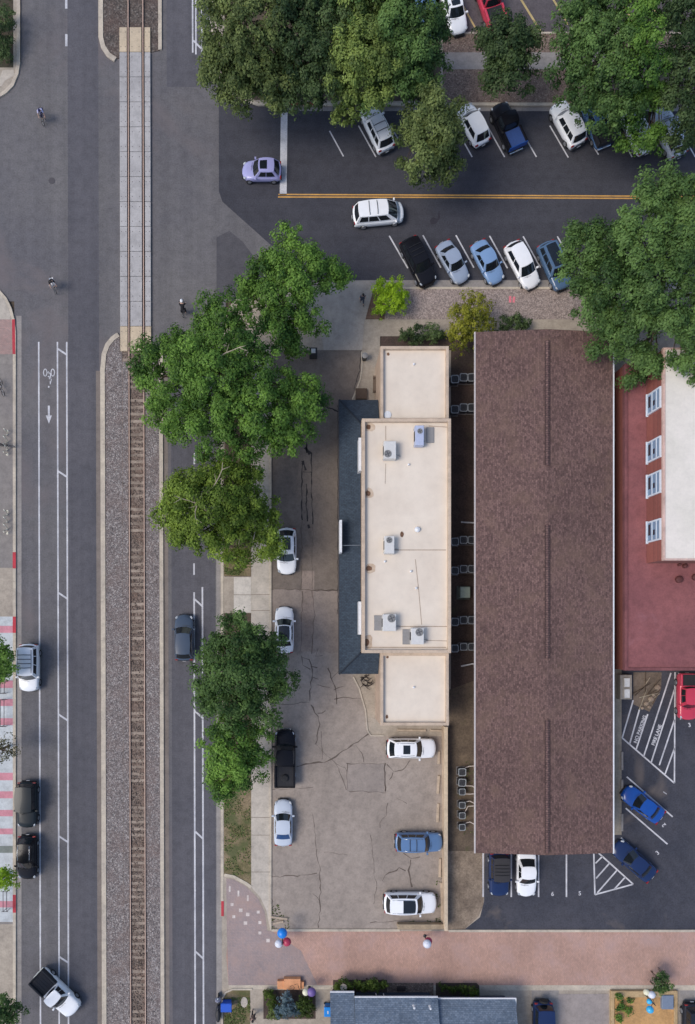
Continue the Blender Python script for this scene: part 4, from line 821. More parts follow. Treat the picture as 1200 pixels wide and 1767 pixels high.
shrub([(495, 1730, 15, 1.2), (488, 1742, 12, 1), (504, 1742, 12, 1), (496, 1720, 9, .9)], 'blue', 'silvery blue bush in the middle of the garden bed', rc=.26)
shrub([(522, 1728, 13, .9), (530, 1738, 13, .9), (518, 1742, 11, .8)], 'hedge', 'green bush to the right of the silvery blue bush', rc=.26)
shrub([(465, 1722, 10, .6), (472, 1732, 10, .6), (463, 1714, 8, .5)], 'hedge', 'low green bush to the left of the silvery blue bush', rc=.24)
shrub([(468, 1748, 9, .4), (480, 1752, 8, .4)], 'olive', 'pale low plant at the front left of the garden bed', rc=.2)
shrub([(1138, 1690, 12, 1.6), (1150, 1698, 10, 1.5), (1135, 1706, 10, 1.4), (1148, 1683, 7, 1.4)], 'deep', 'small leafy tree overhanging the timber yard beside the pale globes', rc=.3, cat='shrub')
shrub([(1068, 1718, 7, .5), (1070, 1735, 8, .5), (1068, 1755, 8, .5), (1085, 1725, 6, .4), (1085, 1742, 7, .4)], 'mid', 'green vines along the left side of the timber yard', rc=.2)
def tufts(name, areas, n, m):
    """loose grass and weeds"""
    P = []
    for (x0, y0, x1, y1) in areas:
        for k in range(n):
            P.append((*X(R.uniform(x0, x1), R.uniform(y0, y1)), .13))
    P = np.array(P); keep = np.array([mnoise.noise(Vector((p[0] * .9, p[1] * .9, 0))) > -.12 for p in P]); P = P[keep]
    N = NR.normal(0, .5, size=P.shape) + np.array([0, 0, .8]); N /= np.linalg.norm(N, axis=1, keepdims=True)
    o = leaves(name, P, N, NR.uniform(.05, .12, len(P)), NR.normal(.5, .25, len(P)), m); o['kind'] = 'stuff'
tufts('grass_tufts', [(388, 1370, 433, 1508), (388, 948, 432, 992), (388, 1720, 432, 1767)], 1100, LM['olive'])
tufts('verge_plants', [(-20, 0, 23, 110)], 700, LM['dark'])
tufts('weeds', [(469, 1560, 500, 1602), (690, 1588, 768, 1602), (752, 1500, 768, 1600)], 160, LM['hedge'])
tufts('strip_weeds', [(800, 1310, 820, 1440), (780, 600, 820, 620)], 160, LM['olive'])

# ------------------------------------------------------------------ vehicles
GLASS = plain('car_glass', (.012, .016, .020), .06, 0, .3, .1); TYRE = plain('tyre', (.018, .018, .019), .85); RIMM = plain('alloy_rim', (.45, .46, .48), .35, .7)
LAMP = plain('headlamp_lens', (.42, .45, .48), .12); TAIL = plain('tail_lamp', (.32, .02, .02), .25); TRIM = plain('black_trim', (.02, .02, .022), .55); PLATE = plain('number_plate', (.6, .6, .62), .5)
CHROME = plain('chrome', (.6, .62, .64), .2, .9); BEDL = plain('bed_liner', (.022, .022, .026), .8)
_pc = {}
def paint(rgb, name):
    return plain('paint_' + name, rgb, .22, 0.0, .3 if max(rgb) > .1 else .1, .03, 1.5, .35 if max(rgb) > .1 else .18)
PAINTS = {'white': (.86, .87, .88), 'black': (.010, .010, .013), 'silver_blue': (.30, .36, .46), 'light_blue': (.20, .32, .52), 'steel_blue': (.085, .15, .25), 'lavender': (.34, .34, .58),
          'blue': (.012, .075, .33), 'navy': (.018, .035, .10), 'slate': (.055, .078, .115), 'red': (.55, .05, .09), 'charcoal': (.022, .026, .036), 'mid_blue': (.11, .20, .36), 'pale_silver': (.52, .57, .64), 'dark_blue': (.03, .07, .16), 'green_black': (.016, .022, .026)}
# fractions of the length measured from the nose: windscreen foot, roof front, roof rear, rear glass foot; heights
KINDS = {
    'sedan': dict(ws=.27, rf=.405, rr=.70, rg=.855, h=1.45, belt=.93, hood=.78, wt=.70, wb=.89),
    'hatchback': dict(ws=.235, rf=.38, rr=.86, rg=.965, h=1.52, belt=.95, hood=.82, wt=.70, wb=.90),
    'suv': dict(ws=.245, rf=.365, rr=.90, rg=.972, h=1.70, belt=1.06, hood=.96, wt=.72, wb=.91),
    'boxy': dict(ws=.27, rf=.34, rr=.93, rg=.975, h=1.85, belt=1.12, hood=1.05, wt=.80, wb=.92),
    'minivan': dict(ws=.17, rf=.35, rr=.915, rg=.975, h=1.75, belt=1.02, hood=.92, wt=.74, wb=.92),
    'pickup': dict(ws=.255, rf=.345, rr=.595, rg=.625, h=1.82, belt=1.12, hood=1.05, wt=.74, wb=.90)}
def grid(fn, nu, nv):
    vs = [fn(i / nu, j / nv) for j in range(nv + 1) for i in range(nu + 1)]
    fs = [(j * (nu + 1) + i, j * (nu + 1) + i + 1, (j + 1) * (nu + 1) + i + 1, (j + 1) * (nu + 1) + i) for j in range(nv) for i in range(nu)]
    return vs, fs
def car(px, py, dx, dy, L, Wd, kind, col, name, label, cat='car', group=None, h=None, sun=None, rails=False, ribs=0, roofcol=None, bed=None, spare=False, rack=0, **kw):
    K = dict(KINDS[kind]); K.update(kw); w = Wd / 2; hh = h or K['h']
    loc = X(px, py, .75); ang = math.atan2(-dy, dx)
    t = thing(name, label, cat, (loc[0], loc[1], kw.get('z', .01)), ang, group)
    pm = paint(PAINTS[col], col); xx = lambda f: L / 2 - f * L
    belt, hood = K['belt'], K['hood']; tail = belt if kind not in ('sedan',) else belt - .02
    if kind == 'pickup': tail = belt - .02
    st = [(0, .60, hood - .28), (.012, .76, hood - .17), (.045, .90, hood - .08), (.12, .97, hood), (K['ws'] - .03, .99, belt - .05), (K['ws'] + .06, 1, belt), (.55, 1, belt), (.75, .995, belt), (.88, .975, tail), (.955, .93, tail - .04), (.988, .85, tail - .12), (1, .76, tail - .22)]
    if kind in ('boxy', 'pickup', 'minivan', 'suv'): st[0] = (0, .80, hood - .22); st[1] = (.012, .89, hood - .12); st[2] = (.045, .955, hood - .04); st[-1] = (1, .90, tail - .14); st[-2] = (.99, .95, tail - .08); st[-3] = (.96, .975, tail - .03)
    bowf = .34 if kind in ('sedan', 'hatchback') else .24
    body = MB(); n = 0
    for f, wf, zt in st:
        a = w * wf; z0 = .24 if .05 < f < .95 else .32
        half = [(.80 * a, z0), (.97 * a, z0 + .14), (a, (z0 + zt) * .52), (.985 * a, zt - .12), (.93 * a, zt - .03), (.74 * a, zt + .012), (.38 * a, zt + .035)]
        ring_ = half + [(0, zt + .042)] + [(-y, z) for y, z in reversed(half)]
        fb, rb_ = max(0, 1 - f / .22) * bowf, max(0, (f - .80) / .20) * .13
        body.v += [(xx(f) - fb * (y / w) ** 2 + rb_ * (y / w) ** 2, y, z) for y, z in ring_]; n = len(ring_)
    for i in range(len(st) - 1):
        for k in range(n):
            k2 = (k + 1) % n; body.f.append((i * n + k, i * n + k2, (i + 1) * n + k2, (i + 1) * n + k))
    body.f.append(tuple(range(n))[::-1]); body.f.append(tuple((len(st) - 1) * n + k for k in range(n)))
    # cabin
    xf, xt, xr, xb = xx(K['ws']), xx(K['rf']), xx(K['rr']), xx(K['rg']); wb, wt = w * K['wb'], w * K['wt']; zb, zr = belt - .04, hh
    bow = lambda v: .20 * (1 - v) + .09 * v
    def front(u, v): u2 = 2 * u - 1; return (xf + (xt - xf) * v - bow(v) * u2 * u2, u2 * (wb + (wt - wb) * v), zb + (zr - zb) * v + v * .035 * (1 - u2 * u2))
    def rear(u, v): u2 = 2 * u - 1; return (xb + (xr - xb) * v + .7 * bow(v) * u2 * u2, u2 * (wb + (wt - wb) * v), zb + (zr - zb) * v + v * .035 * (1 - u2 * u2))
    def side(sg):
        def fn(s, v):
            a, b = front(1, v), rear(1, v); q = math.sin(math.pi * s)
            return (a[0] + (b[0] - a[0]) * s, sg * (a[1] + .035 * q * v + .02 * q), a[2] + .04 * q * v)
        return fn
    def roof(s, u):
        a, b = front(u, 1), rear(u, 1); q = math.sin(math.pi * s); u2 = 2 * u - 1
        return (a[0] + (b[0] - a[0]) * s, u2 * (wt + .055 * q), a[2] + .04 * q)
    for fn, nu, nv in ((front, 8, 3), (rear, 8, 3), (side(1), 8, 3), (side(-1), 8, 3)): body.add(*grid(fn, nu, nv))
    if not roofcol: body.add(*grid(roof, 8, 8))
    bo = body.build('body', pm, t, smooth=True)
    if roofcol: MB().add(*grid(roof, 8, 8)).build('roof', roofcol, t, smooth=True)
    def patch(nm, fn, u0, u1, v0, v1, off, m, par=t, nu=6, nv=3):
        cen = Vector((0, 0, .8))
        def q(u, v):
            uu, vv = u0 + (u1 - u0) * u, v0 + (v1 - v0) * v; e = .01
            p = Vector(fn(uu, vv)); nn = (Vector(fn(min(uu + e, 1), vv)) - Vector(fn(max(uu - e, 0), vv))).cross(Vector(fn(uu, min(vv + e, 1))) - Vector(fn(uu, max(vv - e, 0)))).normalized()
            if nn.dot(p - cen) < 0: nn = -nn
            return tuple(p + nn * off)
        return MB().add(*grid(q, nu, nv)).build(nm, m, par, smooth=True)
    patch('windscreen', front, .05, .95, .03, .95, .014, GLASS)
    patch('rear_window', rear, .08, .92, .12 if kind != 'sedan' else .04, .93, .014, kw.get('rearglass') or GLASS)
    cuts = {'sedan': ((.14, .5), (.53, .84)), 'pickup': ((.16, .55), (.58, .93)), 'hatchback': ((.12, .46), (.49, .88))}.get(kind, ((.1, .38), (.41, .68), (.71, .94)))
    for sg in (1, -1):
        for a, b in cuts: patch('side_window', side(sg), a, b, .2, .9, .012, GLASS, nu=4)
    if sun:
        patch('sunroof', roof, sun[0], sun[1], sun[2] if len(sun) > 2 else .2, sun[3] if len(sun) > 3 else .8, .012, GLASS)
    if rails:
        for u in (.09, .91):
            p = [roof(s, u) for s in (.08, .3, .5, .7, .93)]
            MB().tube([(a, b, c + (.02 if i in (0, 4) else .055)) for i, (a, b, c) in enumerate(p)], .022, 6).build('roof_rail', kw.get('railm') or CHROME, t, smooth=True)
    for k in range(ribs):
        s = .22 + .56 * (k + .5) / ribs; p = [roof(s, u) for u in (.08, .3, .5, .7, .92)]
        MB().tube([(a, b, c + .05) for a, b, c in p], .028, 6).build('roof_crossbar', TRIM, t)
    if rack:
        for k in range(rack):
            s = .2 + .62 * (k + .5) / rack; p = [roof(s, u) for u in (.1, .5, .9)]
            MB().tube([(a, b, c + .12) for a, b, c in p], .035, 6).build('rack_bar', CHROME if kw.get('rackm') is None else kw['rackm'], t)
    if kind == 'pickup':
        xa, xz = xx(K['rg'] + .012), xx(.985); tail = belt + .02
        bm_ = bed or BEDL
        MB().box(xz, -w * .80, tail - .5, xa, w * .80, tail + .04).build('bed_floor', bm_, t)
        for sg in (1, -1): MB().bbox(xz, min(sg * w * .80, sg * w * .985), tail - .3, xa + .02, max(sg * w * .80, sg * w * .985), tail + .22, .03).build('bed_side', kw.get('bedside') or pm, t)
        MB().bbox(xz - .07, -w * .97, tail - .3, xz + .0, w * .97, tail + .2, .03).build('tailgate', kw.get('gate') or pm, t)
        for k in range(5): MB().box(xz + .05, -w * .62 + k * w * .31 - .03, tail + .04, xa - .06, -w * .62 + k * w * .31 + .03, tail + .06).build('bed_rib', bm_, t)
        if spare: MB().lathe([(.17, 0), (.30, .0), (.33, .06), (.33, .14), (.30, .2), (.17, .2)], ((xa + xz) / 2 - .1, 0, tail + .05), 18).build('spare_wheel', TYRE, t, smooth=True)
    elif spare:
        o = MB().lathe([(.2, -.1), (.36, -.1), (.4, -.05), (.4, .05), (.36, .1), (.2, .1)], (0, 0, 0), 20, 'z').build('spare_wheel', TYRE, t, smooth=True)
        o.location = (-L / 2 - .16, 0, 1.0); o.rotation_euler = (0, math.pi / 2, 0)
    wr = .33 if kind in ('sedan', 'hatchback') else .37
    for fx in (.185, .80):
        for sg in (1, -1):
            y = sg * (w - .125)
            tw_ = MB().lathe([(wr * .62, -.11), (wr * .93, -.11), (wr, -.07), (wr, .07), (wr * .93, .11), (wr * .62, .11)], (0, 0, 0), 20, 'y').build('wheel', TYRE, t, smooth=True)
            tw_.location = (xx(fx), y, wr)
            MB().lathe([(wr * .6, -.04), (wr * .63, .0), (wr * .5, .02), (.06, .03)], (0, sg * .095, 0), 14, 'y').build('rim', RIMM, tw_)
    zl = hood - .13; tail = belt if kind not in ('sedan', 'pickup') else belt - .02
    for sg in (1, -1):
        c = (xx(.05) - .07, sg * w * .76, zl + .03); q = MB().ball((0, 0, 0), 1, 10, 6, (.17, .11, .06)).build('headlight', LAMP, t, smooth=True); q.location = c; q.rotation_euler = (0, .25, -sg * .6)
        q = MB().bbox(-.05, -.14, -.09, .05, .14, .09).build('taillight', TAIL, t); q.location = (xx(.978), sg * w * .76, tail - .16)
        q = MB().bbox(-.09, -.11, -.06, .07, .11, .08, .03).build('wing_mirror', pm if kind != 'x' else TRIM, t); q.location = (xf - .28, sg * (w * .98 + .1), belt + .05)
    MB().bbox(xx(0) - .12, -w * .40, hood - .46, xx(0) + .01, w * .40, hood - .29).build('grille', TRIM, t)
    MB().bbox(xx(.03), -w * .56, .28, xx(0) + .03, w * .56, .42, .04).build('front_bumper', kw.get('bump') or (TRIM if kind != 'pickup' else CHROME), t)
    MB().bbox(xx(1) - .03, -w * .72, .32, xx(.97), w * .72, .5, .04).build('rear_bumper', kw.get('bump') or (TRIM if kind != 'pickup' else CHROME), t)
    MB().box(xx(1) - .075, -.16, .52, xx(1) - .052, .16, .66).build('number_plate', PLATE, t)
    for u in (.35, .62): MB().tube([(xf + .12, w * (u - .5) * 1.2, belt + .0), (xf + .0, w * (u - .5) * 1.2 - .45, belt + .06)], .012, 4).build('wiper', TRIM, t)
    return t
AN = (37, 66); AS = (33, 62)
# cross street
car(452, 294, -62, 0, 3.75, 1.80, 'hatchback', 'lavender', 'small_hatchback', 'lavender hatchback with a dark sunroof driving west past the white stop line', sun=(.08, .55), ws=.27, rf=.43, rr=.82)
car(653, 369, 84, -8, 4.85, 1.95, 'minivan', 'white', 'minivan', 'white minivan driving east just below the double yellow line', 'van', ribs=2, ws=.12, rf=.33, rr=.90)
PG = 'cars nosed in along the south kerb of the cross street'
car(722, 452, 36, 72, 4.75, 1.95, 'suv', 'black', 'suv', 'black suv, leftmost in the bays along the south kerb of the cross street', group=PG, ribs=3, ws=.25, rf=.38)
car(782, 452, 36, 62, 4.25, 1.76, 'sedan', 'silver_blue', 'sedan', 'silver blue sedan between the black suv and a light blue sedan', group=PG)
car(842, 452, 34, 64, 4.35, 1.78, 'sedan', 'light_blue', 'sedan', 'bright light blue sedan left of the white hatchback on the south kerb', group=PG)
car(902, 457, 36, 68, 4.75, 1.85, 'hatchback', 'white', 'hatchback', 'white hatchback nosed over the south kerb between two blue cars', group=PG, ws=.24, rf=.40)
car(957, 459, 32, 72, 4.7, 1.88, 'suv', 'steel_blue', 'suv', 'steel blue suv half hidden by the huge tree', group=PG, sun=(.06, .94, .15, .85))
NG = 'cars nosed in along the north kerb of the cross street'
car(651, 222, -28, -60, 4.5, 1.85, 'suv', 'white', 'suv', 'white suv with dark roof bars tucked under the small bough tree', group=NG, ribs=2, rails=True)
car(817, 214, -34, -64, 4.2, 1.85, 'hatchback', 'white', 'hatchback', 'white hatchback parked beside the dark pickup with a blue tailgate', group=NG)
car(876, 219, -30, -66, 4.6, 1.9, 'pickup', 'black', 'pickup_truck', 'black pickup with a bright blue tailgate and bed cover', 'pickup truck', group=NG, gate=paint(PAINTS['blue'], 'blue'), bed=plain('tarp_blue', (.03, .07, .22), .6))
car(980, 214, -36, -66, 4.5, 1.85, 'suv', 'white', 'suv', 'large white suv in the bay left of the blue pickup under trees', group=NG)
car(1030, 213, -24, -60, 4.5, 1.85, 'pickup', 'mid_blue', 'pickup_truck', 'blue pickup with a dark bed mostly hidden under the northern trees', 'pickup truck', group=NG, bedside=BEDL, gate=BEDL)
car(1099, 226, -30, -62, 4.5, 1.8, 'hatchback', 'white', 'hatchback', 'white car dappled by leaves, left of the roof racked wagon', group=NG)
car(1155, 229, -32, -72, 4.9, 1.9, 'suv', 'pale_silver', 'station_wagon', 'pale wagon with a slatted roof rack under the rightmost northern tree', group=NG, rack=7)
# north lot
car(784, 16, 16, 60, 4.5, 1.82, 'sedan', 'white', 'sedan', 'white sedan at the top edge beside the northern tree mass', sun=(.1, .5))
car(740, 24, 18, 58, 4.4, 1.8, 'sedan', 'mid_blue', 'sedan', 'blue sedan almost hidden under the large green tree at the top')
car(846, 8, -20, -62, 4.7, 1.9, 'pickup', 'red', 'pickup_truck', 'red pickup at the top edge above the compact dark tree', 'pickup truck', gate=BEDL)
# tan car park
LG = 'cars parked in the tan lot beside the cream building'
car(495, 951, 0, 78, 4.4, 1.86, 'hatchback', 'white', 'hatchback', 'white car with a framed dark sunroof under the yellow green tree', group=LG, sun=(.22, .93, .22, .78), ws=.26, rf=.42, rr=.80)
car(491, 1087, 0, -80, 4.45, 1.8, 'sedan', 'white', 'sedan', 'white sedan with a long black glass roof, tail under the dark green tree', group=LG, sun=(.03, .96, .12, .88), ws=.25, rf=.40, rr=.74)
car(492, 1308, 0, -99, 5.45, 2.0, 'pickup', 'black', 'pickup_truck', 'long black pickup with a round spare wheel in its bed', 'pickup truck', group=LG, spare=True, ws=.24, rf=.33)
car(489, 1420, 0, -78, 4.4, 1.76, 'sedan', 'pale_silver', 'sedan', 'pale silver sedan parked behind the long black pickup', group=LG, rearglass=plain('blue_rear_glass', (.02, .07, .19), .08))
car(710, 1291, 82, 0, 4.65, 1.88, 'suv', 'white', 'suv', 'white suv with a small square sunroof beside the cream building south wing', group=LG, sun=(.30, .62, .22, .78), ws=.28, rf=.415, rr=.86, h=1.62, rails=True)
car(723, 1453, 79, 0, 4.5, 1.82, 'suv', 'mid_blue', 'suv', 'blue suv with roof bars parked facing the tan wall', group=LG, ribs=2, rails=True, ws=.27, rf=.40)
car(708, 1558, 89, 0, 5.0, 1.98, 'suv', 'white', 'suv', 'large white suv with a wide dark sunroof in the bottom bay', group=LG, sun=(.06, .52, .12, .88), ws=.26, rf=.39, rails=True)
# east car park
EG = 'cars in the dark east car park'
car(1110, 1388, -65, -49, 4.4, 1.78, 'sedan', 'blue', 'sedan', 'bright blue sedan slanted between bays 1 and 2', group=EG)
car(1095, 1486, -66, -58, 4.7, 1.82, 'sedan', 'navy', 'sedan', 'dark navy sedan slanted beside the hatched triangle', group=EG)
car(861, 1508, 0, 72, 4.1, 1.85, 'boxy', 'navy', 'off_roader', 'boxy blue off roader with a slatted black soft top beside the white sedan', group=EG, roofcol=plain('soft_top', (.035, .033, .036), .85), rr=.95, rf=.40, ws=.33, ribs=4)
car(909, 1508, 0, 76, 4.45, 1.86, 'sedan', 'white', 'sedan', 'white sedan parked tail in under the brown roof eave', group=EG, ws=.29, rf=.44)
car(1187, 1202, 0, 64, 4.4, 1.9, 'pickup', 'red', 'pickup_truck', 'red pickup truck cut by the right edge beside the fire lane', 'pickup truck', group=EG, rr=.70, rg=.73)
# main street
MG = 'cars along the west kerb of the main street'
car(318, 1100, 0, -77, 4.4, 1.82, 'hatchback', 'slate', 'hatchback', 'slate blue hatchback driving north beside the railway median', ws=.26, rf=.41)
car(51, 1152, 0, 80, 4.5, 1.84, 'boxy', 'white', 'station_wagon', 'white wagon with dark roof rails, northernmost car on the west kerb', group=MG, rack=4, rails=True, rackm=TRIM, railm=TRIM, ws=.24, rf=.34)
car(48, 1388, 0, 75, 4.35, 1.86, 'boxy', 'green_black', 'suv', 'boxy dark suv in front of the black hatchback on the west kerb', group=MG, ws=.32, rf=.38)
car(47, 1480, 0, 73, 4.2, 1.82, 'hatchback', 'black', 'hatchback', 'shiny black hatchback, southernmost parked car on the west kerb', group=MG, rails=True, ws=.26, rf=.44)
car(98, 1713, 60, 58, 5.1, 1.95, 'pickup', 'white', 'pickup_truck', 'white pickup with a dark bed turning across the lanes at the bottom', 'pickup truck', bedside=BEDL, gate=BEDL, ws=.28, rf=.40, rr=.60)
car(937, 1768, 0, 60, 4.4, 1.85, 'boxy', 'navy', 'off_roader', 'dark off roader with a rear spare wheel in the drive behind the house', spare=True)
car(1196, 1772, 0, 60, 4.5, 1.85, 'suv', 'charcoal', 'suv', 'dark suv at the bottom right corner beside the timber yard')

# ------------------------------------------------------------------ air conditioners in the gap
ACM = plain('condenser_case', srgb(64, 66, 70), .6, .2); ACR = plain('condenser_rim', srgb(150, 155, 157), .5, .1); ACF = plain('condenser_fan', srgb(48, 50, 54), .5, .2); PADM = plain('condenser_pad', srgb(122, 116, 112), .9)
proto = None
def condenser(px, py, label, s=1.0, case=None):
    global proto
    c = X(px, py, .75)
    if proto is None:
        t = thing('air_conditioner', label, 'air conditioner', (c[0], c[1], .11), 0, 'condensers in the gap between the buildings')
        MB().bbox(-.42, -.42, 0, .42, .42, .08, .02).build('pad', PADM, t)
        k = .17
        oct_ = lambda r: [(r, -r + k * .6), (r, r - k * .6), (r - k * .6, r), (-r + k * .6, r), (-r, r - k * .6), (-r, -r + k * .6), (-r + k * .6, -r), (r - k * .6, -r)]
        cs = MB().prism(oct_(.36), .08, .74); c2 = cs.build('cabinet', ACM, t)
        m_ = MB(); o8 = oct_(.37); i8 = oct_(.30)
        m_.add([(x, y, .74) for x, y in o8] + [(x, y, .79) for x, y in o8] + [(x, y, .79) for x, y in i8] + [(x, y, .745) for x, y in i8], [(i + a, (i + 1) % 8 + a, (i + 1) % 8 + a + 8, i + a + 8) for a in (0, 8, 16) for i in range(8)])
        m_.build('top_rim', ACR, t)
        fan_top(t, (0, 0), .745, .27, None, ACM, ACF)
        proto = t
    else:
        t = copy_tree(proto); t.location = (c[0], c[1], .11); t['label'] = label
    t.scale = (s, s, 1); t.rotation_euler = (0, 0, R.uniform(-.06, .06))
    return t
rows = [(653, 'northernmost row of three', 1.05), (705, 'second row from the north', 1.05), (933, 'third row from the north', 1), (983, 'row just north of the pale green box', .98), (1071, 'row just south of the pale green box', 1), (1117, 'southernmost row of three', .95)]
for py, nm, s in rows:
    for px, wh in ((785, 'against the cream building'), (800, 'in the middle'), (814, 'partly under the brown eave')):
        condenser(px, py + (2 if px == 785 else -1), 'round topped condenser %s, %s' % (wh, nm), s)
cp = plain('conduit_white', srgb(206, 196, 186), .6)
cols = [(1332, 'topmost of the column of six by the brown building'), (1350, 'second from the top of the column of six'), (1366, 'third from the top of the column of six'), (1389, 'fourth from the top of the column of six'), (1407, 'fifth from the top of the column of six'), (1427, 'lowest of the column of six by the brown building')]
for i, (py, nm) in enumerate(cols):
    condenser(797.5, py, 'square grey condenser, ' + nm, 1.0 if i < 2 else .85)
for i, (p0, p1, p2) in enumerate((((803, 1325), (810, 1322), (823, 1321)), ((804, 1356), (815, 1356), (824, 1362)), ((802, 1370), (812, 1370), (824, 1369)), ((803, 1384), (811, 1382), (823, 1388)), ((802, 1402), (808, 1391), (823, 1390)), ((802, 1421), (811, 1418), (823, 1424)))):
    q = [X(a, b, .5) for a, b in (p0, p1, p2)]
    o = MB().tube([(*q[0], .5), (*q[1], .55), (*q[2], .6)], .045, 6).build('conduit', cp)
    tag(o, 'pale conduit curving from the %s condenser of the column to the wall' % ['topmost', 'second', 'third', 'fourth', 'fifth', 'lowest'][i], 'conduit', 'conduits feeding the column of condensers')
c = X(803, 1022, 1); t = thing('transformer_box', 'pale green utility box between the condenser rows', 'utility box', (c[0], c[1], .1))
MB().bbox(-.62, -.66, 0, .62, .66, .1, .02).build('pad', plain('green_pad', srgb(88, 90, 80), .9), t); MB().bbox(-.46, -.5, .1, .46, .5, 1.0, .04).build('cabinet', plain('pale_green_paint', srgb(166, 178, 160), .5), t); MB().box(-.48, -.52, .86, .48, .52, .9).build('lid_seam', plain('green_seam', srgb(140, 150, 136), .6), t)
o = MB().bbox(*X(770, 1598, .2), .11, *X(778, 1596, .2), .2)
# ------------------------------------------------------------------ low walls, wheel stops
WALL = grit('tan_wall', srgb(200, 178, 152), srgb(186, 166, 142), .1, 6, .4)
a, b = X(767.5, 1607, 1.5), X(773.5, 1254, 1.5)
w_ = thing('boundary_wall', 'long tan wall between the tan lot and the gap with condensers', 'wall', ((a[0] + b[0]) / 2, (a[1] + b[1]) / 2, 0))
MB().box(a[0] + .04, a[1] + .03, .1, b[0] - .04, b[1] - .03, 1.38).build('wall_body', WALL, w_, world=True); MB().bbox(a[0], a[1], 1.38, b[0], b[1], 1.5, .03).build('coping', grit('coping', srgb(204, 184, 156), srgb(190, 172, 148), .1, 6, .4), w_, world=True)
a, b = X(687, 1603, .8), X(768, 1596, .8)
o = MB().box(a[0], a[1], .1, b[0] - .06, b[1], .7).bbox(a[0] - .02, a[1] - .05, .7, b[0] - .06, b[1] + .05, .82).build('timber_barrier', grit('weathered_timber', srgb(166, 148, 122), srgb(140, 124, 104), .2, 8, .6)); tag(o, 'weathered timber barrier along the bottom edge of the tan lot', 'barrier')
WS = grit('wheel_stop', srgb(188, 170, 148), srgb(166, 150, 132), .12, 7, .6)
def stop(x0, y0, x1, y1, label, g='concrete wheel stops', m=None):
    p, q = Vector(X(x0, y0, .2)), Vector(X(x1, y1, .2)); L_ = (q - p).length; c = (p + q) / 2
    o = MB().add([(-L_ / 2, -.13, 0), (L_ / 2, -.13, 0), (L_ / 2, .13, 0), (-L_ / 2, .13, 0), (-L_ / 2 + .04, -.085, .14), (L_ / 2 - .04, -.085, .14), (L_ / 2 - .04, .085, .14), (-L_ / 2 + .04, .085, .14)], [(3, 2, 1, 0), (4, 5, 6, 7), (0, 1, 5, 4), (1, 2, 6, 5), (2, 3, 7, 6), (3, 0, 4, 7)]).build('wheel_stop', m or WS)
    o.location = (c.x, c.y, .112); o.rotation_euler = (0, 0, math.atan2((q - p).y, (q - p).x)); tag(o, label, 'wheel stop', g)
stop(758, 1296, 757.5, 1319, 'wheel stop just ahead of the white suv with a square sunroof')
stop(758, 1338, 756, 1370, 'tan wheel stop, upper of two in the empty bays by the tan wall'); stop(757, 1386, 755.5, 1419, 'tan wheel stop, lower of two in the empty bays by the tan wall')
stop(760, 1481, 759.5, 1514, 'wheel stop between the blue suv and the large white suv'); stop(762, 1523, 764, 1594, 'long wheel stop in front of the large white suv')
stop(686, 1260, 736, 1260.5, 'longer wheel stop lying along the cream building south wing'); stop(743, 1260.5, 764, 1261, 'short wheel stop at the corner of the cream building and tan wall')
stop(1074, 1297, 1074, 1329, 'wheel stop against the side path opposite the fire lane tip', m=CONC_G); stop(1074, 1345, 1074, 1368, 'wheel stop ahead of the bright blue sedan', m=CONC_G); stop(1074, 1404, 1074, 1435, 'wheel stop at the side path in the bay numbered 2', m=CONC_G)
stop(467, 1582, 497, 1586, 'tan timber rail at the bottom left corner of the tan lot', 'low rails at the lot corner'); stop(471, 1594, 490, 1590, 'short pale rail below the tan corner rail', 'low rails at the lot corner')
# box pad by the brick building
a, b = X(1071.5, 1207, 1), X(1092, 1164.5, 1); t = thing('enclosure_box', 'grey enclosure with two white lids beside the maroon roof', 'box', ((a[0] + b[0]) / 2, (a[1] + b[1]) / 2, .1))
MB().bbox(a[0], a[1], .1, b[0], b[1], .9, .04).build('casing', grit('casing', srgb(166, 158, 146), srgb(154, 146, 136), .08, 6, .5), t, world=True)
for y0, y1 in ((1170, 1185), (1189, 1204)):
    p, q = X(1077.5, y1, 1), X(1087, y0, 1); MB().bbox(p[0], p[1], .9, q[0], q[1], 1.05, .03).build('lid', plain('lid_white', (.78, .77, .73), .5), t, world=True)
# heap of sticks and rubble
t = thing('debris_heap', 'heap of brown sticks and planks on the bare patch by the enclosure', 'debris', (*X(1117, 1205), .118)); 
for k in range(12):
    c = X(R.uniform(1104, 1136), R.uniform(1174, 1212), .2); an = R.gauss(.95, .5); l = R.uniform(.4, 1.2)
    MB().tube([(c[0] - math.cos(an) * l, c[1] - math.sin(an) * l, .17), (c[0] + math.cos(an) * l, c[1] + math.sin(an) * l, R.uniform(.18, .45))], [.05, .025], 5).build('stick', BARK if k % 3 else BARKP, t, world=True)
for px, py, s in ((1135, 1186, .32), (1124, 1206, .3), (1116, 1214, .24), (1109, 1222, .16), (1121, 1220, .2), (1128, 1199, .2)):
    c = X(px, py, .2); MB().ball((c[0], c[1], .2), s, 8, 5, (1, .9, .5)).build('rubble', grit('rubble', srgb(160, 142, 122), srgb(128, 112, 98), .25, 7, 1), t, world=True)

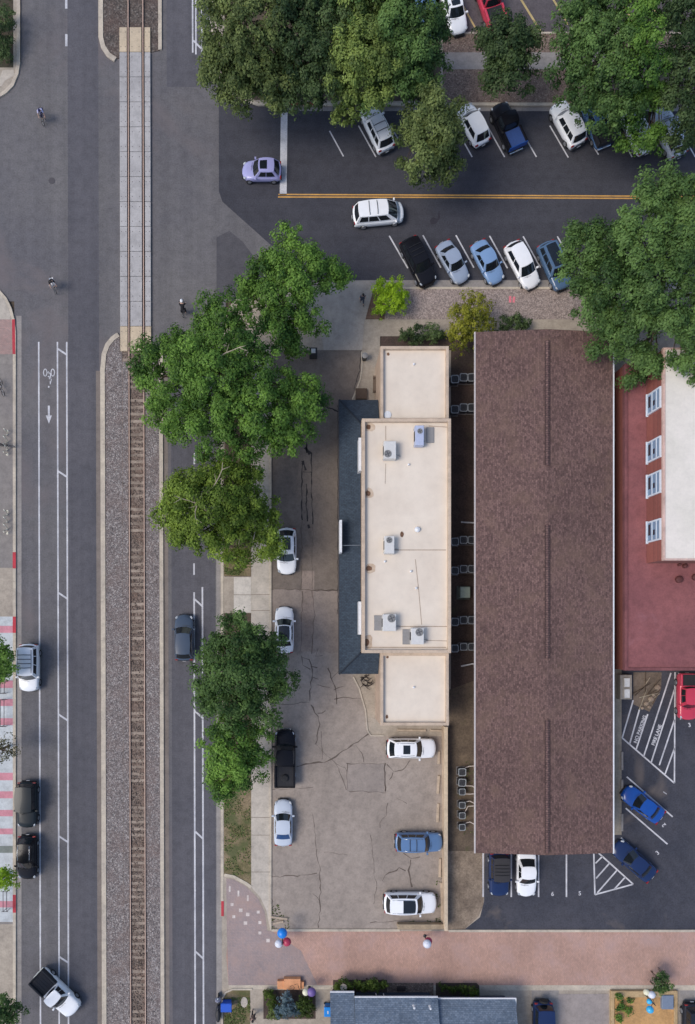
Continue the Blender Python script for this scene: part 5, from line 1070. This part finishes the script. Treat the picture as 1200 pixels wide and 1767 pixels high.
# ------------------------------------------------------------------ globes on posts, bins and yard things
GLB = plain('globe_blue', (.012, .22, .70), .35); GLW = plain('globe_white', (.66, .68, .74), .4); GLR = plain('globe_red', (.45, .04, .09), .4); GLC = plain('globe_cyan', (.05, .42, .72), .35); GLP = plain('globe_purple', (.17, .11, .32), .5); GLY = plain('globe_cream', (.70, .68, .50), .5)
POST = plain('dark_post', (.03, .03, .032), .5)
def globes(label, post, items):
    c = X(*post, 1); t = thing('globe_post', label, 'globe post', (c[0], c[1], .1), 0, 'posts with coloured globes along the alley')
    MB().lathe([(.16, 0), (.16, .06), (.06, .1), (.045, 2.2), (.02, 2.25)], (0, 0, 0), 10).build('post', POST, t)
    for px, py, r, z, m in items:
        p = X(px, py, z); rr = r / PPM * (H - z) / H
        MB().tube([(0, 0, min(z - .1, 2.1)), (p[0] - c[0], p[1] - c[1], z - .1)], .025, 5).build('arm', POST, t)
        MB().ball((p[0] - c[0], p[1] - c[1], z), rr, 18, 10, (1, 1, .9)).build('globe', m, t, smooth=True)
globes('post with one blue, one white and one red globe at the alley corner', (488, 1619), [(487.5, 1609.5, 8.8, 2.3, GLB), (481.5, 1627.5, 7, 1.9, GLW), (495.5, 1624.5, 7.4, 1.7, GLR)])
globes('post with a white globe partly covering a red globe below the tan wall', (736, 1622), [(737, 1628, 7.3, 2.2, GLW), (739.5, 1623, 6.4, 1.6, GLR)])
globes('post with pale and cyan globes in the timber yard', (1119, 1722), [(1124, 1715.5, 6.2, 2.2, GLW), (1115, 1711, 5.5, 2.0, GLY), (1120, 1727, 4.8, 1.7, GLC), (1121, 1741, 6.3, 1.9, GLC)])
globes('post with a purple and a cream globe beside the garden bed', (534, 1712), [(538, 1711, 7.6, 1.6, GLP), (528, 1711, 6, 1.5, GLY)])
def bin_(px, py, label, m, rz=0, sz=(.5, .6)):
    c = X(px, py, 1); t = thing('wheelie_bin', label, 'bin', (c[0], c[1], .11), rz, 'blue wheeled bins'); w_, d_ = sz[0] / 2, sz[1] / 2
    MB().add([(-w_ * .8, -d_ * .8, .08), (w_ * .8, -d_ * .8, .08), (w_ * .8, d_ * .8, .08), (-w_ * .8, d_ * .8, .08), (-w_, -d_, .95), (w_, -d_, .95), (w_, d_, .95), (-w_, d_, .95)], [(3, 2, 1, 0), (4, 5, 6, 7), (0, 1, 5, 4), (1, 2, 6, 5), (2, 3, 7, 6), (3, 0, 4, 7)]).build('bin_body', m, t)
    ld = MB().bbox(-w_ - .04, -d_ - .04, .95, w_ + .04, d_ + .04, 1.06, .05).build('lid', m, t)
    MB().tube([(-w_ * .7, d_ + .1, 1.0), (w_ * .7, d_ + .1, 1.0)], .025, 6).build('handle', TRIM, t)
    for sg in (-1, 1): MB().lathe([(.1, -.03), (.12, 0), (.1, .03)], (sg * w_ * .8, d_ * .8, .12), 10, 'z').build('wheel', TYRE, t)
    return ld
bin_(391, 1738, 'blue wheeled bin lying open on the grass beside the main street kerb', plain('bin_blue', (.012, .09, .50), .4), math.pi / 2, (.75, .95))
ld = bin_(566, 1745, 'bright blue wheeled bin with a white mark against the house wall', plain('bin_bright_blue', (.012, .24, .70), .4), 0, (.62, .85))
MB().box(-.06, -.16, 1.062, .06, .12, 1.068).build('white_mark', PLATE, ld)
TB = grit('cardboard', srgb(222, 160, 116), srgb(206, 146, 104), .08, 6, .8)
for i, (x0, y0, x1, y1, z, lb) in enumerate(((479, 1693, 491, 1707, .5, 'flat pale cardboard sheet, left end of the cardboard at the alley edge'), (490, 1689.5, 519, 1708, .62, 'large orange tan cardboard sheet with scribbled lines at the alley edge'), (519, 1695, 525, 1706, .45, 'narrow cardboard piece beside the purple globe'))):
    a, b = X(x0, y1, z), X(x1, y0, z); o = MB().bbox(a[0], a[1], .112, b[0], b[1], z, .02).build('cardboard_box', TB); tag(o, lb, 'cardboard')
    if i == 1:
        m_ = MB()
        for pts in (((501, 1697), (506, 1694), (509, 1699), (502, 1706)), ((509, 1694), (514, 1692), (516, 1699), (519, 1704)), ((505, 1703), (512, 1705))):
            crack(m_, list(pts), 1.0, z + .004, .5, 3)
        q = m_.build('scribble', plain('scribble', srgb(84, 56, 40), .8), o)
c = X(422, 1728); o = MB().prism([(c[0] + x, c[1] + y) for x, y in arc(0, 0, .33, .5, 0, 360, 20)[:-1]], .11, .17).build('stepping_slab', CONC); tag(o, 'pale rounded slab set in the grass beside the path', 'slab')
a, b = X(1054, 1790, .3), X(1172, 1709, .3); tb = thing('timber_yard', 'raised tan timber bed framed by boards at the bottom right', 'raised bed', ((a[0] + b[0]) / 2, (a[1] + b[1]) / 2, .1))
TMB = grit('yard_timber', srgb(186, 160, 120), srgb(168, 144, 108), .15, 7, .6)
MB().box(a[0] + .3, a[1] + .3, .1, b[0] - .5, b[1] - .6, .26).build('bed_surface', grit('ochre_sand', srgb(196, 152, 98), srgb(178, 140, 94), .18, 5, .8), tb, world=True)
for q in ((a[0], a[1], a[0] + .3, b[1]), (b[0] - .5, a[1], b[0] - .2, b[1]), (a[0] + .3, b[1] - .6, b[0] - .5, b[1])): MB().bbox(q[0], q[1], .1, q[2], q[3], .45, .02).build('frame_board', TMB, tb, world=True)
p, q = X(1143, 1742, .6), X(1163, 1718, .6); o = MB().bbox(p[0], p[1], .26, q[0], q[1], .6, .03).build('bench_box', plain('slate_lid', srgb(118, 130, 148), .6)); tag(o, 'slate blue storage box in the corner of the timber yard', 'box')
# bench and small things by the house beds
c = X(692, 1704); o = MB().bbox(c[0] - .42, c[1] - .2, .11, c[0] + .42, c[1] + .2, .3, .03).build('window_well', plain('well_dark', srgb(52, 42, 40), .8)); tag(o, 'dark window well in the gravel bed before the house', 'window well')
c = X(593, 1703, 1.5); t = thing('bird_bath', 'pale bird bath on a stem beside the hedge', 'bird bath', (c[0], c[1], .1)); MB().lathe([(.16, 0), (.05, .1), (.05, 1.3)], (0, 0, 0), 10).build('stem', KERB, t); MB().lathe([(.05, 1.3), (.3, 1.42), (.32, 1.47), (.25, 1.44), (.02, 1.4)], (0, 0, 0), 16).build('bowl', KERB, t)
# bench etc on the entrance walk of the cream building
c = X(648, 663, .5); t = thing('bench', 'dark slatted bench against the north wing of the cream building', 'bench', (c[0], c[1], .11))
for k in range(4): MB().box(-.22 + k * .12, -.8, .42, -.14 + k * .12, .8, .46).build('seat_slat', plain('bench_timber', srgb(92, 74, 60), .8), t)
for y in (-.65, .65): MB().box(-.2, y - .04, 0, .22, y + .04, .42).build('leg', POST, t)
c = X(630, 614, .9); t = thing('rubbish_bin', 'small dark rubbish bin on the walk at the top of the tan lot', 'bin', (c[0], c[1], .11)); MB().lathe([(.22, 0), (.27, .85)], (0, 0, 0), 14).build('drum', POST, t); MB().lathe([(.28, .85), (.28, .92), (.1, 1.0)], (0, 0, 0), 14).build('lid', GREYP, t)
c = X(541, 608, .9); t = thing('parking_meter_box', 'small dark cabinet with a pale top at the driveway corner', 'cabinet', (c[0], c[1], .11)); MB().bbox(-.36, -.34, 0, .36, .34, 1.1).build('cabinet', POST, t); MB().bbox(-.2, -.2, 1.1, .2, .2, 1.2).build('pale_top', UNITG, t)
c = X(624, 680, .3); o = MB().bbox(c[0] - .55, c[1] - .5, .11, c[0] + .5, c[1] + .5, .5, .03).build('planter', plain('planter_brown', srgb(84, 70, 60), .9)); tag(o, 'low brown planter at the head of the blue skirt roof', 'planter')
t = thing('bare_shrub', 'wiry bare shrub below the south end of the blue skirt roof', 'shrub', (*X(628, 1176), .11))
for k in range(14):
    c = X(R.uniform(616, 638), R.uniform(1166, 1186), .3); an = R.uniform(0, 6.28); MB().tube([(c[0], c[1], .14), (c[0] + math.cos(an) * .35, c[1] + math.sin(an) * .35, .35), (c[0] + math.cos(an + .6) * .6, c[1] + math.sin(an + .6) * .6, .4)], [.05, .04, .02], 5).build('branch', plain('twig_dark', srgb(52, 44, 40), .9), t, world=True)

# ------------------------------------------------------------------ bicycles, racks, people
BK = plain('bike_black', (.015, .015, .017), .5); RACK = plain('rack_metal', srgb(206, 204, 190), .4, .5); RACKD = plain('rack_dark', srgb(84, 82, 84), .5, .4)
def bicycle(px, py, dx, dy, label, m=BK, z=.01, group=None):
    c = X(px, py, .5); t = thing('bicycle', label, 'bicycle', (c[0], c[1], z), math.atan2(-dy, dx), group)
    for x in (.52, -.52):
        w_ = MB(); w_.tube([(math.cos(k * math.pi / 12) * .33, 0, math.sin(k * math.pi / 12) * .33) for k in range(25)], .022, 6, False); o = w_.build('wheel', TYRE, t); o.location = (x, 0, .35)
        s_ = MB()
        for k in range(6): a = k * math.pi / 6; s_.tube([(math.cos(a) * .32, 0, math.sin(a) * .32), (-math.cos(a) * .32, 0, -math.sin(a) * .32)], .006, 3)
        s_.build('spokes', RIMM, o)
    f = MB()
    for a, b in (((-.52, 0, .35), (-.08, 0, .32)), ((-.52, 0, .35), (-.2, 0, .82)), ((-.08, 0, .32), (-.22, 0, .92)), ((-.08, 0, .32), (.38, 0, .78)), ((-.2, 0, .82), (.36, 0, .86)), ((.36, 0, .95), (.52, 0, .35))): f.tube([a, b], .022, 6)
    f.build('frame', m, t)
    MB().tube([(.36, 0, .95), (.38, 0, 1.0)], .02, 6).tube([(.30, -.30, 1.02), (.40, -.12, 1.0), (.40, .12, 1.0), (.30, .30, 1.02)], .018, 6).build('handlebar', m, t)
    MB().ball((-.24, 0, .95), 1, 10, 6, (.14, .075, .035)).build('saddle', TRIM, t, smooth=True)
    MB().lathe([(.09, -.02), (.09, .02)], (-.08, -.05, .32), 10, 'y').tube([(-.08, -.05, .32), (.08, -.12, .27)], .012, 5).tube([(-.08, .05, .32), (-.24, .12, .37)], .012, 5).build('crankset', RIMM, t)
    return t
SKIN = plain('skin', (.50, .32, .24), .6)
def skin_mesh(name, verts, edges, radii, root, m, par, lvl=1):
    me = bpy.data.meshes.new(name); me.from_pydata(verts, edges, []); me.materials.append(m)
    o = bpy.data.objects.new(name, me); COL.objects.link(o); o.parent = par
    sk_ = o.modifiers.new('Skin', 'SKIN'); sk_.use_smooth_shade = True
    for i, r in enumerate(radii): me.skin_vertices[0].data[i].radius = (r, r); me.skin_vertices[0].data[i].use_root = (i == root)
    sb = o.modifiers.new('Sub', 'SUBSURF'); sb.levels = lvl; sb.render_levels = lvl
    return o
def person(px, py, dx, dy, label, shirt, trousers, hair, pose='ride', sc=1.0, z=.01, helmet=False):
    c = X(px, py, 1.1); t = thing('person', label, 'person', (c[0], c[1], z), math.atan2(-dy, dx)); t.scale = (sc, sc, sc)
    if pose == 'ride':
        J = dict(pel=(-.22, 0, 1.0), waist=(-.10, 0, 1.14), chest=(.08, 0, 1.34), neck=(.20, 0, 1.47), head=(.27, 0, 1.56), top=(.30, 0, 1.67), nose=(.385, 0, 1.565))
        A = lambda s: [(.10, s * .19, 1.38), (.24, s * .25, 1.18), (.36, s * .25, 1.06)]
        Lg = [[(-.22, .10, .97), (.14, .12, .84), (-.02, .12, .44), (.12, .12, .38)], [(-.22, -.10, .97), (.10, -.12, .66), (-.12, -.12, .28), (.04, -.12, .24)]]
    else:
        J = dict(pel=(0, 0, .95), waist=(.0, 0, 1.1), chest=(.02, 0, 1.32), neck=(.03, 0, 1.5), head=(.05, 0, 1.6), top=(.05, 0, 1.72), nose=(.155, 0, 1.61))
        A = lambda s: [(.02, s * .2, 1.42), (-.04 * s, s * .27, 1.14), (.06 * s + .06, s * .29, .90)]
        Lg = [[(0, .1, .9), (.16, .1, .5), (.20, .1, .09), (.34, .1, .05)], [(0, -.1, .9), (-.02, -.1, .5), (-.22, -.1, .11), (-.10, -.1, .04)]]
    V, E, Rr = [], [], []
    def v(p, r, par=None):
        V.append(p); Rr.append(r)
        if par is not None: E.append((par, len(V) - 1))
        return len(V) - 1
    pel = v(J['pel'], .135); wa = v(J['waist'], .12, pel); ch = v(J['chest'], .145, wa); nk = v(J['neck'], .055, ch); hd = v(J['head'], .095, nk); v(J['top'], .075, hd); v(J['nose'], .018, hd)
    for s in (1, -1):
        a = A(s); sh = v(a[0], .06, ch); el = v(a[1], .045, sh); wr_ = v(a[2], .03, el); d = (Vector(a[2]) - Vector(a[1])).normalized(); side_ = Vector((0, -s, 0)) if pose == 'ride' else Vector((1, 0, 0))
        pm_ = v(tuple(Vector(a[2]) + d * .05), .034, wr_)
        for k, (off, ln) in enumerate(((-.03, .075), (-.01, .085), (.01, .08), (.03, .06))):
            p1 = Vector(a[2]) + d * .09 + side_ * off; k1 = v(tuple(p1), .0095, pm_); v(tuple(p1 + d * ln * .5 + Vector((0, 0, -.03))), .008, k1)
        k1 = v(tuple(Vector(a[2]) + d * .045 + side_ * -.05), .010, pm_); v(tuple(Vector(a[2]) + d * .085 + side_ * -.06), .009, k1)
    for s, g in zip((1, -1), Lg):
        hp_ = v(g[0], .09, pel); kn = v(g[1], .06, hp_); an = v(g[2], .04, kn); v(g[3], .042, an)
    skin_mesh('body', V, E, Rr, 0, SKIN, t)
    V, E, Rr = [], [], []
    wa = v(J['waist'], .155); ch = v(J['chest'], .17, wa)
    v(tuple(Vector(J['chest']).lerp(Vector(J['neck']), .45)), .10, ch)
    for s in (1, -1):
        a = A(s); sh = v(a[0], .078, ch); v(tuple(Vector(a[0]).lerp(Vector(a[1]), .85)), .062, sh)
    v(J['pel'], .15, wa); skin_mesh('shirt', V, E, Rr, 0, shirt, t)
    V, E, Rr = [], [], []
    pel = v(tuple(Vector(J['pel']) + Vector((0, 0, -.02))), .152)
    for g in Lg:
        h_ = v(g[0], .108, pel); k_ = v(g[1], .078, h_); v(tuple(Vector(g[1]).lerp(Vector(g[2]), .8)), .062, k_)
    skin_mesh('trousers', V, E, Rr, 0, trousers, t)
    hc = Vector(J['head']) + Vector((-.015, 0, .05))
    MB().ball(tuple(hc), .122, 14, 8, (1.12, .95, .9) if not helmet else (1.25, 1.0, .9)).build('helmet' if helmet else 'hair', hair, t, smooth=True)
    for s in (1, -1):
        MB().ball((J['head'][0] + .088, s * .034, J['head'][2] + .018), .012, 6, 4).build('eye', TRIM, t)
        MB().ball((J['head'][0] - .005, s * .095, J['head'][2]), .025, 6, 4, (.7, .4, 1)).build('ear', SKIN, t)
        g = Lg[0 if s == 1 else 1]; MB().ball((g[3][0] - .05, g[3][1], g[3][2]), .06, 8, 5, (2.1, .85, .7)).build('shoe', TRIM, t, smooth=True)
    MB().ball((J['head'][0] + .09, 0, J['head'][2] - .045), .022, 6, 4, (.4, 1.2, .35)).build('mouth', plain('lips', (.35, .13, .11), .6), t)
    return t
WSH = plain('cloth_pale_lilac', srgb(196, 196, 226), .9); NVC = plain('cloth_navy', (.03, .03, .09), .9); BKC = plain('cloth_black', (.012, .012, .016), .9); GRC = plain('cloth_grey', (.10, .11, .12), .9); WHC = plain('cloth_white', (.72, .72, .74), .9); HRD = plain('hair_dark', (.02, .016, .014), .8); HWH = plain('helmet_white', (.78, .8, .82), .3); DGR = plain('cloth_slate', (.05, .06, .09), .9)
bicycle(72, 199, .1, 1, 'dark bicycle ridden by the person in a pale lilac shirt', z=.005); person(71.5, 194, .1, 1, 'person in a pale lilac shirt cycling in the empty northwest junction', WSH, NVC, NVC, z=.005, sc=1.08)
bicycle(91, 491, .3, 1, 'pale bicycle ridden by the person in a black top', RIMM, z=.005); person(90.5, 487, .3, 1, 'person in a black top and pale shorts cycling near the southwest corner', BKC, WHC, HRD, z=.005, sc=1.08)
bicycle(315.5, 531, 0, -1, 'dark bicycle ridden by the person in a white helmet', z=.005); person(316, 531, 0, -1, 'person with a white helmet and black clothes cycling beside the wide tree', BKC, BKC, HWH, z=.005, helmet=True, sc=1.15)
person(626, 514, .2, 1, 'person in dark slate clothes walking down the driveway by the lime bush', DGR, DGR, HRD, 'walk', z=.135)
person(437, 1755, 0, 1, 'person in brownish grey clothes walking on the narrow garden path', plain('cloth_taupe', srgb(112, 92, 80), .9), BKC, HRD, 'walk', z=.115)
bicycle(3, 668, .2, 1, 'black bicycle parked at the left edge of the pavement', z=.115, group='bicycles on the western pavement'); bicycle(10, 769, 1, .1, 'dark bicycle leaning in the northern wave rack', z=.115, group='bicycles on the western pavement')
def wave_rack(px, y0, y1, label):
    a = X(px, y0, .5); b = X(px, y1, .5); n = 40; t = thing('bike_rack', label, 'bike rack', (a[0], (a[1] + b[1]) / 2, .11), 0, 'wave shaped bike racks'); yy = a[1] - b[1]
    MB().tube([(math.sin(k / n * math.pi * 6) * .13, yy / 2 - yy * k / n, .45 + .35 * math.cos(k / n * math.pi * 6)) for k in range(n + 1)], .045, 8).build('wave_tube', RACK, t, smooth=True)
    for s in (1, -1): MB().lathe([(.12, 0), (.12, .02)], (0, s * yy / 2, 0), 12).tube([(0, s * yy / 2, 0), (0, s * yy / 2, .8)], .045, 8).build('foot', RACK, t)
wave_rack(10, 742, 782, 'northern pale wave bike rack holding a dark bicycle'); wave_rack(10, 881, 919, 'southern pale wave bike rack standing empty')
def hoop(px, y0, y1, label):
    a = X(px, y0, .4); b = X(px, y1, .4); t = thing('railing', label, 'railing', (a[0], (a[1] + b[1]) / 2, .115), 0, 'thin dark railings on the striped pavement'); yy = (a[1] - b[1]) / 2
    for x in (-.17, .17): MB().tube([(x, -yy, .7), (x, yy, .7)], .03, 6).build('bar', RACKD, t)
    for y in (-yy, yy): MB().tube([(-.3, y, .7), (.3, y, .7)], .03, 6).tube([(-.17, y, 0), (-.17, y, .7)], .03, 6).tube([(.17, y, 0), (.17, y, .7)], .03, 6).build('end_frame', RACKD, t)
hoop(7.5, 1207, 1253, 'long dark railing north of the brownish tree in its pit'); hoop(8, 1176, 1196, 'short dark railing just below the small tree by the white wagon'); hoop(12, 1536, 1570, 'dark railing below the lime green tree near the pavement end')
# scooter at the kerb by the blue bin
c = X(377, 1740, .6); t = thing('motor_scooter', 'dark motor scooter with a grey front parked at the kerb by the blue bin', 'scooter', (c[0], c[1], .01), math.pi / 2); SCP = plain('scooter_paint', (.02, .022, .03), .35); SCG = plain('scooter_grey', srgb(140, 142, 160), .4)
for x in (1.0, -.95): o = MB().lathe([(.2, -.06), (.3, -.05), (.32, 0), (.3, .05), (.2, .06)], (0, 0, 0), 16, 'y').build('wheel', TYRE, t); o.location = (x, 0, .32)
MB().ball((-.5, 0, .6), 1, 14, 8, (.85, .27, .3)).build('body', SCP, t, smooth=True); MB().ball((-.55, 0, .86), 1, 12, 6, (.6, .2, .1)).build('seat', TRIM, t, smooth=True); MB().bbox(-.1, -.2, .3, .75, .2, .4, .04).build('footboard', TRIM, t); MB().ball((.85, 0, .7), 1, 12, 8, (.18, .3, .45)).build('front_shield', SCG, t, smooth=True)
MB().tube([(.72, -.38, 1.08), (.84, -.1, 1.12), (.84, .1, 1.12), (.72, .38, 1.08)], .028, 6).build('handlebar', TRIM, t); MB().ball((1.02, 0, .85), .1, 10, 6).build('headlight', LAMP, t)
